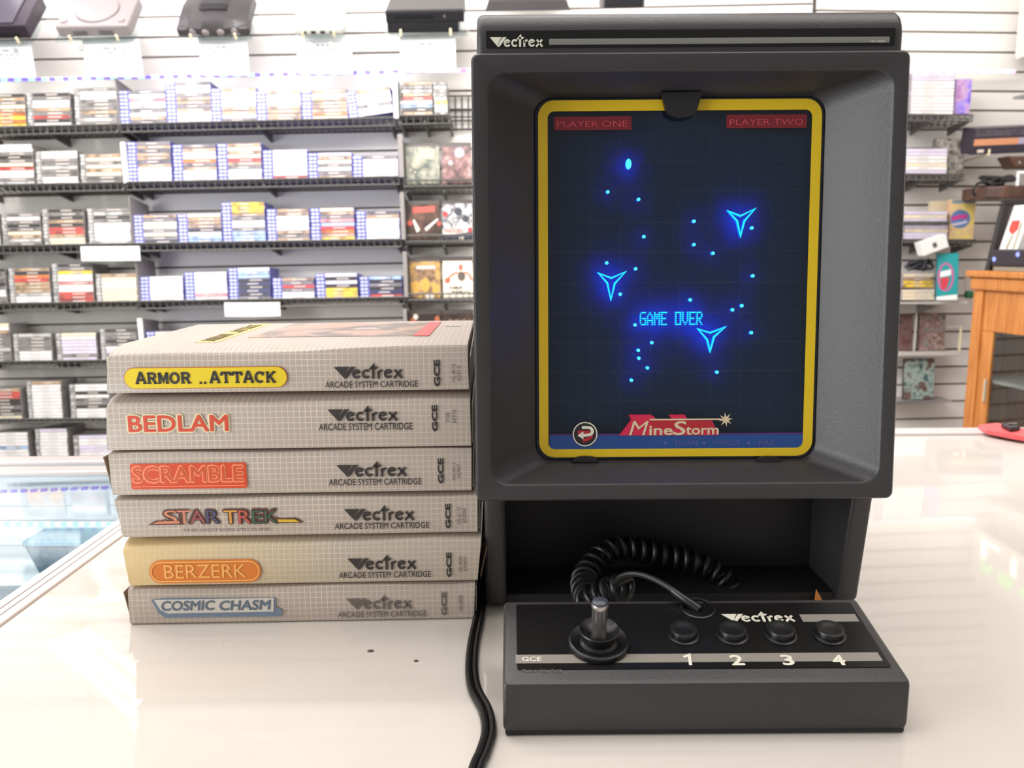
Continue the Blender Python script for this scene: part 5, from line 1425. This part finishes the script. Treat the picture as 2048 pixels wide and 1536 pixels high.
# round wooden shelf with cables above
BRW = wood_mat('dark_brown_wood', (66, 44, 36), (96, 64, 50), 5.0)
rs = thing('wooden_shelf', 'dark brown rounded wall shelf carrying cables above the cabinet', 'shelf', on_y(2010, 390, 3.2))
a = on_y(1964, 397, 3.14); zz = on_y(2000, 397, 3.14).z
mb = MB(); pts = [(a.x + .05, 3.36), (a.x + .01, 3.30), (a.x, 3.22), (a.x + .02, 3.15), (a.x + .07, 3.12), (2.155, 3.10), (2.155, 3.36)]
mb.prism([(x, y, zz) for x, y in pts], [(x, y, zz + .045) for x, y in pts], .006); mb.build('board', BRW, rs)
MB().box(2.05, 2.07, 3.2, 3.452, zz - .03, zz - .0005, .002).build('bracket', BLACK, rs)
cb = thing('cable_bundle', 'black cables heaped on the brown rounded shelf', 'cables', (a.x + .06, 3.2, zz + .05))
rng = random.Random(9)
for j in range(3):
    pts = [Vector((a.x + .015 + rng.uniform(0, .13), 3.16 + rng.uniform(0, .1), zz + .054 + rng.uniform(0, .035))) for _ in range(9)]
    if j == 0: pts = [Vector((a.x - .015, 3.16, zz + .012)), Vector((a.x - .032, 3.15, zz + .03)), Vector((a.x - .01, 3.15, zz + .058))] + pts
    MB().tube(spline(pts, 6), .0055, 6).build('cable', mat('black_cable', (34, 32, 34), .5), cb, smooth=True)
wf = thing('white_stand', 'small white open stand on the brown rounded shelf', 'stand', on_y(2028, 370, 3.2))
p = on_y(2030, 372, 3.2)
for dx_ in (-.02, .018): MB().box(p.x + dx_ - .004, p.x + dx_ + .004, 3.15, 3.158, zz + .0455, zz + .09, .001).build('leg', PAPER, wf)
MB().box(p.x - .024, p.x + .022, 3.15, 3.158, zz + .0905, zz + .100, .001).build('bar', PAPER, wf)
pw = thing('brown_hanging_case', 'brown rounded case hung below the striped box', 'case', on_y(2035, 322, 3.25))
a = on_y(2016, 312, 3.25); b = on_y(2030, 336, 3.25)
mb = MB(); mb.prism([(a.x, 3.25, a.z), (b.x, 3.25, b.z), (2.155, 3.25, b.z), (2.155, 3.25, a.z)], [(a.x, 3.33, a.z), (b.x, 3.33, b.z), (2.155, 3.33, b.z), (2.155, 3.33, a.z)], .006); mb.build('shell', BRW, pw)
p = on_y(2039, 325, 3.247); MB().lathe([(0, .004), (.005, .003), (.006, 0)], Matrix.Translation((p.x, 3.2495, p.z)) @ Matrix.Rotation(R(90), 4, 'X'), 12).build('rivet', CHROME, pw)

# red folder on the far edge of the counter
rf = thing('red_folder', 'coral red folder lying on the far counter edge near the cabinet', 'folder', (.62, 1.02, 0))
c_ = [(1957, 857), (1995, 854), (2060, 868), (2060, 884), (2030, 879), (1972, 868)]
g = [on_z(x, y, .0042) for x, y in c_]
mb = MB(); mb.prism([(v.x, v.y, .0040) for v in g], [(v.x, v.y, .0100) for v in g], .001); mb.build('cover', mat('coral_card', (226, 92, 96), .45), rf)
bw = thing('black_pouch', 'black flat pouch lying on the coral red folder', 'pouch', (.66, 1.03, 0))
g = [on_z(x, y, .011) for x, y in ((2002, 854), (2018, 852), (2040, 860), (2020, 863))]
mb = MB(); mb.prism([(v.x, v.y, .0103) for v in g], [(v.x, v.y, .016) for v in g], .0015); mb.build('cover', BLACK, bw)
MB().box(g[0].x + .006, g[0].x + .016, g[0].y - .008, g[0].y - .004, .0163, .0175, .0005).build('snap', STEEL, bw)

# ------------------------------------------------------------------ green lit sign on the side wall (seen in the counter top) and strip lights
def mirror(px, py, X):
    d = pdir(px, py); t = X / d.x; return t * d.y, -(CH + t * d.z)


GREEN = EL('sign_green', (150, 245, 130), 2.2); LIME = EL('sign_pale_green', (225, 255, 205), 4.0)
SX = 2.04
y1, z1 = mirror(1962, 1074, SX); y1b, z1b = mirror(1962, 1112, SX); y1c, z1c = mirror(1964, 1138, SX)
sg = thing('wall_sign', 'green lit letter sign on the side wall, mirrored in the counter top', 'sign', (SX, y1, z1))
SPL = Plane((SX, y1, z1), (0, -1, 0), (0, 0, 1))
hh = z1b - z1; h2 = max(.04, z1c - z1b)
mb = MB(); mb.poly(SPL, rrect(-.05, .95, -.03, hh + h2 + .06, .02), .0005, .006); mb.build('back_board', mat('sign_board', (232, 226, 222), .5), sg)
for f_ in (.1, .8): MB().box(SX + .0005, 2.161, y1 - f_ - .01, y1 - f_ + .01, z1 + .08, z1 + .10, .002).build('standoff', STEEL, sg)
for i, ch in enumerate('LIVE'):
    mb = MB(); text(mb, SPL, ch, .02 + i * .215, .0, .13 if ch != 'I' else .035, hh * .92, .0075, .02); mb.build('letter', LIME, sg)
for i, ch in enumerate('XBOX'):
    mb = MB(); text(mb, SPL, ch, .02 + i * .14, hh + .012, .10, h2 * .9, .0075, .04); mb.build('letter', GREEN, sg)


def up(px, py, z): d = pdir(px, py); t = (-z - CH) / d.z; return Vector((d.x * t, d.y * t, z))


ZL = 1.40
T1a, T1b = up(105, 1280, ZL), up(275, 1428, ZL); T3a = up(205, 1283, ZL)
cl = thing('ceiling_light', 'hanging three-tube strip light, mirrored in the counter top', 'ceiling light', (T1a + T1b) / 2)
ax_ = (T1b - T1a).normalized(); sd_ = Vector((-ax_.y, ax_.x, 0)); 
if (T3a - T1a).dot(sd_) < 0: sd_ = -sd_
L_ = (T1b - T1a).length; sp_ = max(.05, abs((T3a - T1a).dot(sd_)) / 2)
Mf = Matrix((ax_, sd_, Vector((0, 0, 1)))).transposed().to_4x4(); Mf.translation = T1a
if Mf.determinant() < 0: pass
for e_ in (-.03, L_ + .005): MB().box(e_, e_ + .025, -.03, 2 * sp_ + .03, -.005, .045, .004, M=Mf).build('end_bar', PAINT, cl)
MB().box(-.005, L_ + .005, sp_ - .012, sp_ + .012, .046, .07, .003, M=Mf).build('spine', PAINT, cl)
for i in range(3):
    MB().tube([Mf @ Vector((0, i * sp_, .015)), Mf @ Vector((L_, i * sp_, .015))], .010, 10).build('tube', EL('tube_glow', (255, 246, 255), 9.0), cl)
for f in (.2, .8): MB().tube([Mf @ Vector((L_ * f, sp_, .07)), Mf @ Vector((L_ * f, sp_, 1.752 - ZL))], .005, 8).build('hanger', STEEL, cl)
